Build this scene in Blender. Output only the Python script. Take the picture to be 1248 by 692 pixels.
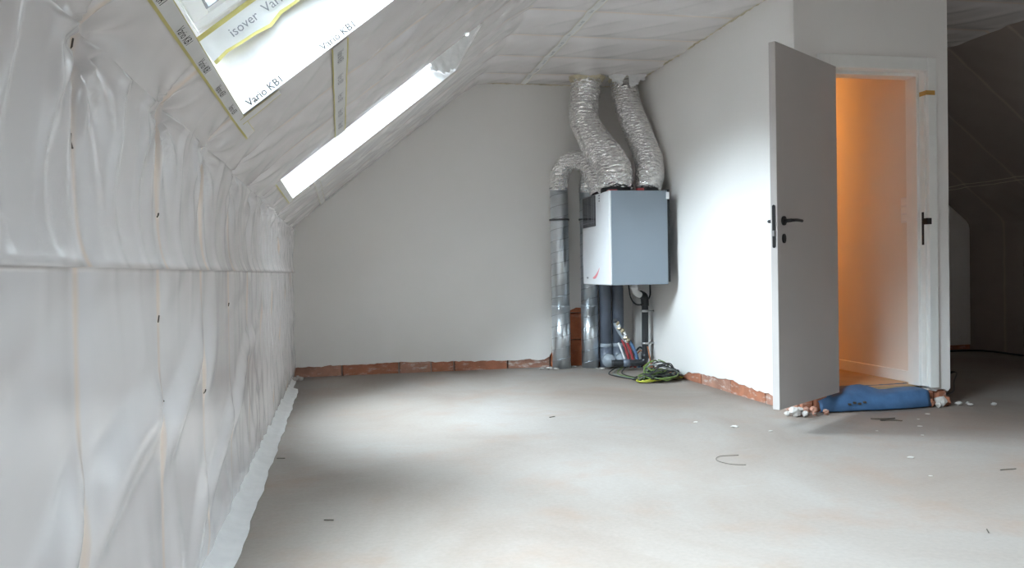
import bpy, math, random
import numpy as np
from mathutils import Vector, Matrix

for _o in list(bpy.data.objects):
    bpy.data.objects.remove(_o)
scene = bpy.context.scene
COL = scene.collection
PI = math.pi

# ------------------------------------------------------------------ camera
F_PX, YAW, PITCH, ROLL = 1004.96, 0.2052, -0.0161, -0.0178
CAM = Vector((0.4276, 0.0, 0.9168))
_cy, _sy, _cp, _sp = math.cos(YAW), math.sin(YAW), math.cos(PITCH), math.sin(PITCH)
_fw = Vector((_sy * _cp, _cy * _cp, _sp))
_rt = Vector((_cy, -_sy, 0))
_up = _rt.cross(_fw)
_r2 = _rt * math.cos(ROLL) + _up * math.sin(ROLL)
_u2 = _up * math.cos(ROLL) - _rt * math.sin(ROLL)
cam_d = bpy.data.cameras.new('camera')
cam_d.sensor_width = 36.0
cam_d.lens = F_PX / 1248.0 * 36.0
cam_d.clip_start = 0.05
cam = bpy.data.objects.new('camera', cam_d)
COL.objects.link(cam)
m = Matrix((_r2, _u2, -_fw)).transposed().to_4x4()
m.translation = CAM
cam.matrix_world = m
scene.camera = cam

# ------------------------------------------------------------------ sky, exposure
SKY_STRENGTH = 56.0
world = bpy.data.worlds.new('overcast_sky')
scene.world = world
world.use_nodes = True
_bg = world.node_tree.nodes['Background']
_bg.inputs['Color'].default_value = (0.78, 0.88, 1.0, 1)
_bg.inputs['Strength'].default_value = SKY_STRENGTH
scene.view_settings.view_transform = 'Standard'
scene.view_settings.look = 'None'
scene.view_settings.exposure = 0.22
scene.view_settings.gamma = 1.0
scene.view_settings.use_curve_mapping = False
scene.cycles.use_denoising = True
scene.cycles.max_bounces = 14
scene.cycles.diffuse_bounces = 10
scene.cycles.glossy_bounces = 6
scene.cycles.transparent_max_bounces = 12
scene.cycles.sample_clamp_indirect = 20.0

# ------------------------------------------------------------------ room measures (metres)
D = 7.559            # back gable
YB = -6.0            # gable behind the camera
W = 3.184            # side wall of the closet
FW = 4.622           # front wall of the closet
SX = 4.265           # right end of the closet front
K = 1.329            # knee wall height
H = 2.667            # flat ceiling
T = 1.678            # horizontal run of the slope
WT = 6.957           # total width
TH = math.atan2(H - K, T)
CT, ST = math.cos(TH), math.sin(TH)
LS = math.hypot(T, H - K)
CF = 0.126           # finished floor in the closet
ST0, SP = 1.47, 0.625  # first stud, stud spacing

# skylight openings: (side, u0, u1, y0, y1); u along the slope from the knee
SKY = [('L', 0.170, 1.60, 1.40, 2.78), ('L', 0.160, 1.60, 4.60, 5.75),
       ('R', 0.170, 1.55, -0.2, 1.3)]

# ------------------------------------------------------------------ helpers
def put(o, parent=None):
    COL.objects.link(o)
    if parent is not None:
        o.parent = parent
        o.matrix_parent_inverse = parent.matrix_world.inverted() if parent.type != 'EMPTY' else Matrix.Translation(-parent.location)
    return o

def tag(o, label, cat=None, group=None, kind=None):
    o['label'] = label
    if cat: o['category'] = cat
    if group: o['group'] = group
    if kind: o['kind'] = kind
    return o

def empty(name, loc, label, cat, group=None, kind=None):
    e = bpy.data.objects.new(name, None)
    e.empty_display_size = 0.05
    e.location = loc
    COL.objects.link(e)
    return tag(e, label, cat, group, kind)

def mesh(name, v, f, mat, parent=None, smooth=False, mats=None, idx=None):
    me = bpy.data.meshes.new(name)
    me.from_pydata([tuple(map(float, p)) for p in v], [], [tuple(map(int, q)) for q in f])
    if mats:
        for q in mats: me.materials.append(q)
    else:
        me.materials.append(mat)
    if idx is not None:
        me.polygons.foreach_set('material_index', np.asarray(idx, dtype=np.int32))
    if smooth:
        me.polygons.foreach_set('use_smooth', np.ones(len(me.polygons), dtype=bool))
    me.update()
    return put(bpy.data.objects.new(name, me), parent)

class MB:
    """collects shapes for one mesh"""
    def __init__(s): s.v, s.f = [], []
    def add(s, v, f):
        o = len(s.v); s.v += [tuple(p) for p in v]; s.f += [tuple(i + o for i in q) for q in f]; return s
    def box(s, a, b, bev=0.0, M=None):
        (x0, y0, z0), (x1, y1, z1) = a, b
        if bev <= 0:
            v = [(x, y, z) for x in (x0, x1) for y in (y0, y1) for z in (z0, z1)]
            f = [(0, 1, 3, 2), (4, 6, 7, 5), (0, 4, 5, 1), (2, 3, 7, 6), (0, 2, 6, 4), (1, 5, 7, 3)]
        else:
            lo, hi = Vector(a), Vector(b)
            v, f = [], []
            ids = {}
            for ix in (0, 1):
                for iy in (0, 1):
                    for iz in (0, 1):
                        for ax in range(3):
                            p = [0, 0, 0]
                            for k, i in enumerate((ix, iy, iz)):
                                e = hi[k] if i else lo[k]
                                if k != ax: e += -bev if i else bev
                                p[k] = e
                            ids[(ix, iy, iz, ax)] = len(v); v.append(p)
            for ax in range(3):
                o = [k for k in range(3) if k != ax]
                for side in (0, 1):
                    q = []
                    for c in ((0, 0), (1, 0), (1, 1), (0, 1)):
                        i = [0, 0, 0]; i[ax] = side; i[o[0]], i[o[1]] = c
                        q.append(ids[(*i, ax)])
                    if (side == 0) == (ax != 1): q.reverse()
                    f.append(q)
                for c in ((0, 0), (1, 0), (1, 1), (0, 1)):  # edges along ax
                    q = []
                    for side in (0, 1):
                        i = [0, 0, 0]; i[ax] = side; i[o[0]], i[o[1]] = c
                        q.append((ids[(*i, o[0])], ids[(*i, o[1])]))
                    f.append((q[0][0], q[0][1], q[1][1], q[1][0]))
            for ix in (0, 1):
                for iy in (0, 1):
                    for iz in (0, 1):
                        f.append([ids[(ix, iy, iz, ax)] for ax in range(3)])
        if M is not None: v = [M @ Vector(p) for p in v]
        return s.add(v, f)
    def tube(s, path, r, n=12, cap=True):
        v, f = sweep(path, r, n, cap); return s.add(v, f)
    def prism(s, poly, h0, h1, M):
        n = len(poly)
        v = [M @ Vector((x, y, h0)) for x, y in poly] + [M @ Vector((x, y, h1)) for x, y in poly]
        f = [list(range(n))[::-1], list(range(n, 2 * n))] + [(i, (i + 1) % n, n + (i + 1) % n, n + i) for i in range(n)]
        return s.add(v, f)
    def build(s, name, mat, parent=None, smooth=False):
        return mesh(name, s.v, s.f, mat, parent, smooth)

def sweep(path, r, n=12, cap=True):
    P = [Vector(p) for p in path]
    N = len(P)
    rad = r if callable(r) else (lambda i, a: r)
    tang = [(P[min(i + 1, N - 1)] - P[max(i - 1, 0)]).normalized() for i in range(N)]
    ref = Vector((0, 0, 1)) if abs(tang[0].z) < 0.9 else Vector((1, 0, 0))
    nn = (ref - tang[0] * ref.dot(tang[0])).normalized()
    v, f = [], []
    for i in range(N):
        nn = (nn - tang[i] * nn.dot(tang[i])).normalized()
        b = tang[i].cross(nn)
        for k in range(n):
            a = 2 * PI * k / n
            v.append(P[i] + (nn * math.cos(a) + b * math.sin(a)) * rad(i, a))
    for i in range(N - 1):
        for k in range(n):
            k2 = (k + 1) % n
            f.append((i * n + k, i * n + k2, (i + 1) * n + k2, (i + 1) * n + k))
    if cap:
        f.append(tuple(range(n))[::-1]); f.append(tuple((N - 1) * n + k for k in range(n)))
    return v, f

def spline(pts, m=16):
    P = [Vector(p) for p in pts]
    P = [P[0] * 2 - P[1]] + P + [P[-1] * 2 - P[-2]]
    out = []
    for i in range(1, len(P) - 2):
        a, b, c, d = P[i - 1:i + 3]
        for k in range(m):
            t = k / m
            out.append(0.5 * ((2 * b) + (c - a) * t + (2 * a - 5 * b + 4 * c - d) * t * t + (3 * b - a - 3 * c + d) * t ** 3))
    out.append(P[-2])
    return out

def cyl(c, r, z0, z1, n=32):
    return [(c[0], c[1], z0), (c[0], c[1], z1)], r, n

def vnoise(x, y, seed):
    """smooth value noise on arrays"""
    rs = np.random.RandomState(seed)
    tab = rs.rand(64, 64)
    xi = np.floor(x).astype(int); yi = np.floor(y).astype(int)
    fx = x - xi; fy = y - yi
    fx = fx * fx * (3 - 2 * fx); fy = fy * fy * (3 - 2 * fy)
    g = lambda a, b: tab[a % 64, b % 64]
    return ((g(xi, yi) * (1 - fx) + g(xi + 1, yi) * fx) * (1 - fy) + (g(xi, yi + 1) * (1 - fx) + g(xi + 1, yi + 1) * fx) * fy) * 2 - 1

# ------------------------------------------------------------------ materials
def new_mat(name):
    mt = bpy.data.materials.new(name); mt.use_nodes = True
    nt = mt.node_tree
    return mt, nt, nt.nodes['Principled BSDF']

def noise_node(nt, scale, detail=4, rough=0.55, co=None, vec_scale=None):
    n = nt.nodes.new('ShaderNodeTexNoise')
    n.inputs['Scale'].default_value = scale; n.inputs['Detail'].default_value = detail; n.inputs['Roughness'].default_value = rough
    tc = nt.nodes.new('ShaderNodeTexCoord')
    src = tc.outputs['Object']
    if vec_scale:
        mp = nt.nodes.new('ShaderNodeMapping'); mp.inputs['Scale'].default_value = vec_scale
        nt.links.new(src, mp.inputs['Vector']); src = mp.outputs['Vector']
    nt.links.new(src, n.inputs['Vector'])
    return n

def ramp(nt, src, stops):
    r = nt.nodes.new('ShaderNodeValToRGB')
    e = r.color_ramp.elements
    while len(e) < len(stops): e.new(0.5)
    for i, (p, c) in enumerate(stops):
        e[i].position = p; e[i].color = (*c, 1) if len(c) == 3 else c
    nt.links.new(src, r.inputs['Fac'])
    return r

def mixc(nt, fac, a, b):
    n = nt.nodes.new('ShaderNodeMix'); n.data_type = 'RGBA'
    for sock, val in ((0, fac), (6, a), (7, b)):
        if hasattr(val, 'is_output'): nt.links.new(val, n.inputs[sock])
        elif sock == 0: n.inputs[0].default_value = val
        else: n.inputs[sock].default_value = (*val, 1)
    return n.outputs[2]

def mth(nt, op, a, b=None, c=None):
    n = nt.nodes.new('ShaderNodeMath'); n.operation = op
    for i, q in enumerate((a, b, c)):
        if q is None: continue
        if hasattr(q, 'is_output'): nt.links.new(q, n.inputs[i])
        else: n.inputs[i].default_value = q
    return n.outputs[0]

def bump(nt, bsdf, h, strength=0.3, dist=0.01, chain=None):
    b = nt.nodes.new('ShaderNodeBump'); b.inputs['Strength'].default_value = strength; b.inputs['Distance'].default_value = dist
    nt.links.new(h, b.inputs['Height'])
    if chain is not None: nt.links.new(chain, b.inputs['Normal'])
    nt.links.new(b.outputs['Normal'], bsdf.inputs['Normal'])
    return b.outputs['Normal']

def simple(name, col, rough=0.5, metal=0.0, var=0.06, scale=12.0, bmp=0.0, bscale=60, spec=0.5, bdist=0.003):
    mt, nt, b = new_mat(name)
    n = noise_node(nt, scale)
    lo = tuple(max(0, c * (1 - var)) for c in col); hi = tuple(min(1, c * (1 + var)) for c in col)
    r = ramp(nt, n.outputs['Fac'], [(0.3, lo), (0.7, hi)])
    nt.links.new(r.outputs['Color'], b.inputs['Base Color'])
    b.inputs['Roughness'].default_value = rough; b.inputs['Metallic'].default_value = metal
    b.inputs['Specular IOR Level'].default_value = spec
    if bmp:
        n2 = noise_node(nt, bscale, 3)
        bump(nt, b, n2.outputs['Fac'], bmp, bdist)
    return mt

def film_mat(name, stripe=0.75, battens=None, base=(0.77, 0.735, 0.725)):
    mt, nt, b = new_mat(name)
    tc = nt.nodes.new('ShaderNodeTexCoord'); sep = nt.nodes.new('ShaderNodeSeparateXYZ')
    nt.links.new(tc.outputs['Object'], sep.inputs[0])
    y0, sp = (ST0, SP) if battens is None else battens
    t = mth(nt, 'DIVIDE', mth(nt, 'SUBTRACT', sep.outputs['Y'], y0 - sp / 2 + 40 * 0), sp)
    t = mth(nt, 'ABSOLUTE', mth(nt, 'SUBTRACT', mth(nt, 'FRACT', mth(nt, 'ADD', t, 40.0)), 0.5))
    n1 = noise_node(nt, 5.0, 3, vec_scale=(1, 2, 1))
    wdt = mth(nt, 'MULTIPLY_ADD', n1.outputs['Fac'], 0.03, 0.018)
    lt = mth(nt, 'SUBTRACT', 1.0, mth(nt, 'SMOOTH_MIN', mth(nt, 'DIVIDE', t, wdt), 1.0, 0.2))
    lt = mth(nt, 'MAXIMUM', lt, 0.0)
    n2 = noise_node(nt, 2.0, 4)
    r = ramp(nt, n2.outputs['Fac'], [(0.3, tuple(c * 0.94 for c in base)), (0.7, base)])
    col = mixc(nt, mth(nt, 'MULTIPLY', lt, stripe), r.outputs['Color'], (0.82, 0.66, 0.53))
    nt.links.new(col, b.inputs['Base Color'])
    b.inputs['Roughness'].default_value = 0.18
    b.inputs['Specular IOR Level'].default_value = 0.6
    n3 = noise_node(nt, 2.6, 1.5, 0.4, vec_scale=(1.0, 0.9, 1.4))
    n3.inputs['Distortion'].default_value = 0.8
    n4 = noise_node(nt, 14.0, 2, 0.4)
    ch = bump(nt, b, n3.outputs['Fac'], 0.14, 0.035)
    bump(nt, b, n4.outputs['Fac'], 0.02, 0.006, ch)
    return mt

def plaster_mat(name, col):
    mt, nt, b = new_mat(name)
    n = noise_node(nt, 1.3, 5)
    r = ramp(nt, n.outputs['Fac'], [(0.3, tuple(c * 0.965 for c in col)), (0.7, col)])
    n2 = noise_node(nt, 38.0, 2)
    spk = ramp(nt, n2.outputs['Fac'], [(0.74, (0, 0, 0)), (0.78, (1, 1, 1))])
    c = mixc(nt, mth(nt, 'MULTIPLY', spk.outputs['Color'], 0.12), r.outputs['Color'], (0.55, 0.48, 0.42))
    nt.links.new(c, b.inputs['Base Color'])
    b.inputs['Roughness'].default_value = 0.75
    n3 = noise_node(nt, 9.0, 6)
    bump(nt, b, n3.outputs['Fac'], 0.10, 0.01)
    return mt

def floor_mat():
    mt, nt, b = new_mat('dusty_screed')
    n = noise_node(nt, 0.9, 6, 0.6, vec_scale=(1, 0.7, 1)); n.inputs['Distortion'].default_value = 0.7
    r = ramp(nt, n.outputs['Fac'], [(0.28, (0.235, 0.19, 0.16)), (0.45, (0.28, 0.24, 0.21)), (0.62, (0.31, 0.28, 0.255)), (0.8, (0.35, 0.325, 0.305))])
    n2 = noise_node(nt, 2.1, 5, 0.6)
    o = ramp(nt, n2.outputs['Fac'], [(0.52, (0, 0, 0)), (0.72, (1, 1, 1))])
    c = mixc(nt, mth(nt, 'MULTIPLY', o.outputs['Color'], 0.55), r.outputs['Color'], (0.29, 0.20, 0.15))
    n3 = noise_node(nt, 55, 4)
    g = ramp(nt, n3.outputs['Fac'], [(0.3, (0.86, 0.86, 0.86)), (0.7, (1, 1, 1))])
    mx = nt.nodes.new('ShaderNodeMix'); mx.data_type = 'RGBA'; mx.blend_type = 'MULTIPLY'; mx.inputs[0].default_value = 0.7
    nt.links.new(c, mx.inputs[6]); nt.links.new(g.outputs['Color'], mx.inputs[7])
    # faint scuffs of plaster dust
    n5 = noise_node(nt, 4.0, 6, 0.7, vec_scale=(0.35, 1.6, 1))
    sc = ramp(nt, n5.outputs['Fac'], [(0.62, (0, 0, 0)), (0.74, (1, 1, 1))])
    c2 = mixc(nt, mth(nt, 'MULTIPLY', sc.outputs['Color'], 0.35), mx.outputs[2], (0.36, 0.345, 0.33))
    nt.links.new(c2, b.inputs['Base Color'])
    b.inputs['Roughness'].default_value = 0.62
    n4 = noise_node(nt, 5, 7, 0.6)
    bump(nt, b, n4.outputs['Fac'], 0.22, 0.02)
    return mt

def brick_mat(name, col, dusty=0.5):
    mt, nt, b = new_mat(name)
    n = noise_node(nt, 9, 5, 0.65)
    r = ramp(nt, n.outputs['Fac'], [(0.3, tuple(c * 0.72 for c in col)), (0.6, col), (0.75, tuple(min(1, c * 1.15) for c in col))])
    n2 = noise_node(nt, 16, 5, 0.7, vec_scale=(0.6, 0.6, 2))
    d = ramp(nt, n2.outputs['Fac'], [(0.54, (0, 0, 0)), (0.66, (1, 1, 1))])
    c = mixc(nt, mth(nt, 'MULTIPLY', d.outputs['Color'], dusty), r.outputs['Color'], (0.66, 0.60, 0.55))
    nt.links.new(c, b.inputs['Base Color']); b.inputs['Roughness'].default_value = 0.85
    n3 = noise_node(nt, 40, 4); bump(nt, b, n3.outputs['Fac'], 0.4, 0.006)
    return mt

def foil_mat(name, rough=0.12):
    mt, nt, b = new_mat(name)
    b.inputs['Base Color'].default_value = (0.97, 0.96, 0.95, 1)
    b.inputs['Metallic'].default_value = 0.86; b.inputs['Roughness'].default_value = rough
    v = nt.nodes.new('ShaderNodeTexVoronoi'); v.inputs['Scale'].default_value = 20; v.feature = 'F1'
    tc = nt.nodes.new('ShaderNodeTexCoord'); mp = nt.nodes.new('ShaderNodeMapping'); mp.inputs['Scale'].default_value = (1, 1, 2.4)
    nt.links.new(tc.outputs['Object'], mp.inputs['Vector'])
    nz = noise_node(nt, 9, 2, 0.5)
    ad = nt.nodes.new('ShaderNodeMix'); ad.data_type = 'RGBA'; ad.blend_type = 'LINEAR_LIGHT'; ad.inputs[0].default_value = 0.06
    nt.links.new(mp.outputs['Vector'], ad.inputs[6]); nt.links.new(nz.outputs['Color'], ad.inputs[7])
    nt.links.new(ad.outputs[2], v.inputs['Vector'])
    bump(nt, b, v.outputs['Distance'], 0.65, 0.03)
    return mt

def glass_mat():
    mt = bpy.data.materials.new('window_glass'); mt.use_nodes = True
    nt = mt.node_tree; nt.nodes.clear()
    out = nt.nodes.new('ShaderNodeOutputMaterial'); tr = nt.nodes.new('ShaderNodeBsdfTransparent'); gl = nt.nodes.new('ShaderNodeBsdfGlossy')
    gl.inputs['Roughness'].default_value = 0.02
    tr.inputs['Color'].default_value = (0.94, 0.97, 0.96, 1)
    fr = nt.nodes.new('ShaderNodeFresnel'); fr.inputs['IOR'].default_value = 1.45
    mx = nt.nodes.new('ShaderNodeMixShader')
    nt.links.new(fr.outputs[0], mx.inputs[0]); nt.links.new(tr.outputs[0], mx.inputs[1]); nt.links.new(gl.outputs[0], mx.inputs[2]); nt.links.new(mx.outputs[0], out.inputs[0])
    return mt

M = {}
M['film'] = film_mat('vapour_film')
M['film_shaded'] = film_mat('vapour_film_shade_tinted', 0.25, base=(0.38, 0.325, 0.295))  # same film, browned and darkened to put the right side's shade into its colour
M['film_ceiling'] = film_mat('vapour_film_ceiling', battens=(5.395, 0.60))
M['reveal_film'] = simple('white_reveal_film', (0.84, 0.83, 0.82), 0.35, bmp=0.25, bscale=14, var=0.03, bdist=0.02)
M['flap'] = simple('floor_flap_film', (0.80, 0.79, 0.78), 0.4, bmp=0.2, bscale=16, bdist=0.01)
M['plaster'] = plaster_mat('white_plaster', (0.86, 0.835, 0.805))
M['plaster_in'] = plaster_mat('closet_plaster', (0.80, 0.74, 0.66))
M['floor'] = floor_mat()
M['mortar'] = simple('grey_mortar', (0.42, 0.37, 0.33), 0.9, bmp=0.5, bscale=30, var=0.2)
M['brick'] = brick_mat('terracotta_block', (0.46, 0.185, 0.105), 0.55)
M['brick_pale'] = brick_mat('dusty_terracotta_block', (0.46, 0.24, 0.17), 0.85)
M['brick_orange'] = brick_mat('orange_block', (0.50, 0.16, 0.07), 0.15)
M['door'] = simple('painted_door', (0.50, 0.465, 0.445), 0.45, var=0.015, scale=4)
M['frame'] = simple('painted_frame', (0.84, 0.84, 0.81), 0.4, var=0.02)
M['black'] = simple('black_metal', (0.018, 0.017, 0.018), 0.38, 0.4, var=0.2)
M['steel'] = simple('brushed_steel', (0.6, 0.6, 0.6), 0.3, 1.0)
M['galv'] = simple('galvanised_steel', (0.76, 0.81, 0.85), 0.30, 0.95, var=0.06, scale=9)
M['galv_seam'] = simple('galvanised_seam', (0.45, 0.48, 0.52), 0.35, 0.9)
M['galv_dark'] = simple('dark_seam_metal', (0.16, 0.17, 0.18), 0.4, 0.7)
M['foil'] = foil_mat('crumpled_foil')
M['foil_soft'] = foil_mat('matt_foil', 0.20)
M['unit_white'] = simple('white_unit_front', (0.82, 0.83, 0.85), 0.25, var=0.01)
M['unit_grey'] = simple('grey_unit_side', (0.235, 0.275, 0.315), 0.38, var=0.02, scale=2)
M['display'] = simple('dark_display', (0.035, 0.037, 0.042), 0.10, var=0.1)
M['display_lines'] = simple('display_grey', (0.22, 0.22, 0.24), 0.3)
M['red'] = simple('red_plastic', (0.33, 0.035, 0.04), 0.4)
M['red_pale'] = simple('red_sticker', (0.75, 0.22, 0.25), 0.5)
M['blue'] = simple('blue_plastic', (0.085, 0.16, 0.29), 0.4)
M['pvc'] = simple('grey_pvc', (0.135, 0.155, 0.195), 0.35, var=0.1)
M['pvc_light'] = simple('light_grey_pvc', (0.33, 0.37, 0.41), 0.38, var=0.1)
M['pvc_black'] = simple('black_pvc', (0.028, 0.030, 0.034), 0.33, var=0.15)
M['white_plastic'] = simple('white_plastic', (0.80, 0.80, 0.80), 0.35, var=0.02)
M['brass'] = simple('brass', (0.58, 0.49, 0.33), 0.35, 0.7, var=0.2)
M['copper_wire'] = simple('orange_wire', (0.36, 0.13, 0.05), 0.5)
M['cable_black'] = simple('black_cable', (0.022, 0.024, 0.026), 0.45)
M['cable_green'] = simple('green_cable', (0.13, 0.20, 0.05), 0.45)
M['cable_yellow'] = simple('yellow_green_cable', (0.50, 0.52, 0.06), 0.45)
M['cable_grey'] = simple('grey_cable', (0.20, 0.22, 0.21), 0.45)
M['tape'] = simple('white_tape', (0.74, 0.73, 0.71), 0.4, var=0.03)
M['tape_yellow'] = simple('yellow_tape_edge', (0.55, 0.48, 0.16), 0.5)
M['tape_beige'] = simple('beige_tape_edge', (0.62, 0.57, 0.46), 0.5)
M['ink'] = simple('dark_print', (0.012, 0.012, 0.014), 0.9, spec=0.05)
M['ink_grey'] = simple('grey_print', (0.20, 0.20, 0.22), 0.6)
M['sash'] = simple('white_window_wood', (0.80, 0.79, 0.77), 0.4, var=0.02)
M['glass'] = glass_mat()
M['brown_tape'] = simple('brown_packing_tape', (0.60, 0.34, 0.09), 0.35)
M['blue_foam'] = simple('blue_foam', (0.070, 0.165, 0.33), 0.6, var=0.25, scale=9, bmp=0.2, bscale=25)
M['wood_floor'] = simple('light_wood_floor', (0.50, 0.34, 0.19), 0.45, var=0.15, scale=5)
M['chunk'] = simple('plaster_rubble', (0.56, 0.53, 0.50), 0.9, bmp=0.5, bscale=60, var=0.1)
M['twig'] = simple('dark_scrap', (0.08, 0.065, 0.05), 0.8)
M['foam'] = simple('beige_sealing_foam', (0.60, 0.53, 0.38), 0.85, bmp=0.6, bscale=70, var=0.2)
M['dark_gap'] = simple('dark_gap', (0.06, 0.055, 0.05), 0.9)
M['bulb'], _nt, _b = new_mat('warm_bulb')
_b.inputs['Emission Color'].default_value = (1.0, 0.42, 0.09, 1); _b.inputs['Emission Strength'].default_value = 8.0
_b.inputs['Base Color'].default_value = (0.9, 0.8, 0.6, 1)

# ------------------------------------------------------------------ the lining: one sheet over knee walls, slopes and flat ceiling
S_K, S_T, S_C = K, K + LS, K + LS + (WT - 2 * T)
S_R = S_C + LS
S_END = S_R + K
_sk = np.array([0, S_K, S_T, S_C, S_R, S_END])
_px = np.array([0, 0, T, WT - T, WT, WT])
_pz = np.array([0, K, H, H, K, 0])
_nrm = np.array([(1, 0), (ST, -CT), (0, -1), (-ST, -CT), (-1, 0)])

def profile(s):
    s = np.asarray(s, float)
    X = np.zeros_like(s); Z = np.zeros_like(s); NX = np.zeros_like(s); NZ = np.zeros_like(s)
    ds = np.linspace(-0.05, 0.05, 7)
    for d in ds:
        q = np.clip(s + d, 0, S_END)
        # keep the ends exact
        q = np.where((s < 0.06) | (s > S_END - 0.06), s, q)
        X += np.interp(q, _sk, _px); Z += np.interp(q, _sk, _pz)
        i = np.clip(np.searchsorted(_sk, q, side='right') - 1, 0, 4)
        NX += _nrm[i, 0]; NZ += _nrm[i, 1]
    L = np.hypot(NX, NZ)
    return X / 7, Z / 7, NX / L, NZ / L

def sky_s(i):
    side, u0, u1, y0, y1 = SKY[i]
    return (S_K + u0, S_K + u1, y0, y1) if side == 'L' else (S_R - u1, S_R - u0, y0, y1)

def disp(s, y):
    """how far the film hangs into the room"""
    s, y = np.broadcast_arrays(np.asarray(s, float), np.asarray(y, float))
    ph = (y - ST0) / SP
    bay = np.floor(ph)
    w = np.abs(np.sin(PI * ph))                       # 0 at the studs
    pin = 1 - np.exp(-(w / 0.35) ** 2)
    d = np.zeros_like(s)
    kn = s < S_K
    sl = (s >= S_K) & (s < S_T)
    ce = (s >= S_T) & (s < S_C)
    # --- left knee wall
    z = np.clip(s, 0, S_K)
    env = np.clip(z / 0.10, 0, 1)
    wob = vnoise(y * 1.3, z * 2.0, 3)
    soft = np.exp(-((z - 0.48) / 0.34) ** 2)
    a1 = np.sin(2 * PI * ((z * 0.80 + y * -0.36) / 0.36) + 2.4 * wob + 1.5 * bay)
    f1 = (np.maximum(a1, 0) ** 1.7) * 0.030 * soft * (0.35 + 0.65 * pin) * np.clip((4.6 - y) / 1.2, 0.15, 1)
    far = np.clip((y - 3.4) / 1.6, 0, 1)
    a2 = np.sin(2 * PI * ((y + 0.30 * (z - 0.6) * 1.2) / 0.24) + 2.0 * vnoise(y * 2.1, z * 1.5, 7))
    f2 = (np.maximum(a2, 0) ** 1.6) * 0.019 * far
    a3 = np.sin(2 * PI * (y / 0.11) + 3 * vnoise(y * 3, z * 3, 9))
    f3 = np.maximum(a3, 0) ** 2 * 0.004 * np.clip((y - 3.0) / 1.5, 0.0, 1)
    f4 = 0.010 * pin * (0.5 + 0.5 * vnoise(y * 0.8 + 3, z * 1.1, 11))
    low = np.exp(-(z / 0.25) ** 2) * np.maximum(np.sin(2 * PI * (y * 2.6 + z * 1.2) + 2 * wob), 0) ** 2 * 0.012
    seam = np.where(z >= 0.935, 0.024 * np.exp(-(z - 0.935) / 0.045), 0.0)
    dk = env * (f1 + f2 + f3 + f4 + low) + seam
    # --- crease between knee wall and slope: scallops pinned at the studs
    dc = np.abs(s - S_K)
    sc = np.exp(-(dc / 0.17) ** 2) * (0.042 * pin * (0.75 + 0.5 * vnoise(bay * 1.7, bay * 0, 5)))
    frac = np.abs(((ph + 0.5) % 1.0) - 0.5) * SP      # distance from nearest stud
    th = np.arctan2(s - (S_K - 0.02), np.where(((ph + 0.5) % 1.0) - 0.5 >= 0, 1, -1) * frac + 1e-6)
    rr = np.hypot(frac, s - (S_K - 0.02))
    rad = 0.009 * np.exp(-(rr / 0.24) ** 2) * np.clip(rr / 0.05, 0, 1) * np.sin(th * 9 + 1.3 * bay)
    drip = np.where(s < S_K, np.exp(-((S_K - s) / 0.30) ** 2), 0) * np.maximum(np.sin(2 * PI * y / 0.21 + 3.5 * vnoise(y * 2, s * 2, 15)), 0) ** 3 * 0.009
    # --- slopes
    u = np.clip(s - S_K, 0, LS)
    e2 = np.clip(u / 0.25, 0, 1) * np.clip((LS - u) / 0.10, 0, 1)
    g1 = 0.012 * pin * (0.6 + 0.4 * vnoise(y * 1.1, u * 1.7, 21))
    g2 = np.maximum(np.sin(2 * PI * ((u * 0.8 + y * 0.75) / 0.27) + 3.2 * vnoise(y * 1.4, u * 1.4, 23)), 0) ** 3 * 0.004
    g3 = np.maximum(np.sin(2 * PI * ((u * 0.9 - y * 0.55) / 0.41) + 3.0 * vnoise(y * 1.1, u * 1.6, 25)), 0) ** 4 * 0.004
    ds_ = e2 * (g1 + g2 + g3)
    # --- flat ceiling
    pc = (y - 5.395) / 0.60
    wc = 1 - np.exp(-(np.abs(np.sin(PI * pc)) / 0.4) ** 2)
    x = np.clip(s - S_T, 0, 10)
    e3 = np.clip(x / 0.2, 0, 1)
    h1 = 0.010 * wc + 0.006 * wc * np.maximum(np.sin(2 * PI * (x * 0.9 + y * 0.8) / 0.33 + 3 * vnoise(x * 1.5, y * 1.5, 31)), 0) ** 3
    # pulled folds towards the duct passages
    rd = np.hypot(x + T - 2.85, y - 7.25)
    h2 = 0.012 * np.exp(-(rd / 0.5) ** 2) * np.sin(np.arctan2(y - 7.25, x + T - 2.85) * 8 + 3)
    crs = np.exp(-(np.abs(s - S_T) / 0.14) ** 2) * 0.03 * wc
    dcl = e3 * (h1 + h2)
    d = np.where(kn, dk, np.where(sl, ds_, np.where(ce, dcl, 0)))
    d = d + sc + rad * (s < S_T) + drip + crs
    # right side: gentler copy
    rt = s >= S_C
    u2 = s - S_C
    gr = 0.010 * pin + 0.006 * np.maximum(np.sin(2 * PI * (u2 * 0.8 + y * 0.7) / 0.3 + 3 * vnoise(y * 1.3, u2 * 1.3, 41)), 0) ** 2
    d = np.where(rt, gr, d)
    # flat against the skylight reveals
    mk = np.ones_like(s)
    for i in range(len(SKY)):
        a, b, y0, y1 = sky_s(i)
        dx = np.maximum(np.maximum(a - s, s - b), 0); dy = np.maximum(np.maximum(y0 - y, y - y1), 0)
        mk = np.minimum(mk, np.clip(np.hypot(dx, dy) / 0.14, 0, 1))
    mk = np.minimum(mk, np.where((y > 2.7) & (y < 7.6), np.clip(np.abs(s - (S_K + 0.44 / CT)) / 0.15, 0.15, 1), 1))
    d = d * mk
    d = d * np.clip((D + 0.01 - y) / 0.05, 0, 1)
    return d

def film_pt(s, y, off=0.0):
    s, y = np.broadcast_arrays(np.asarray(s, float), np.asarray(y, float))
    X, Z, NX, NZ = profile(s)
    d = disp(s, y) + off
    return np.stack([X + NX * d, y, Z + NZ * d], -1)

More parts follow.
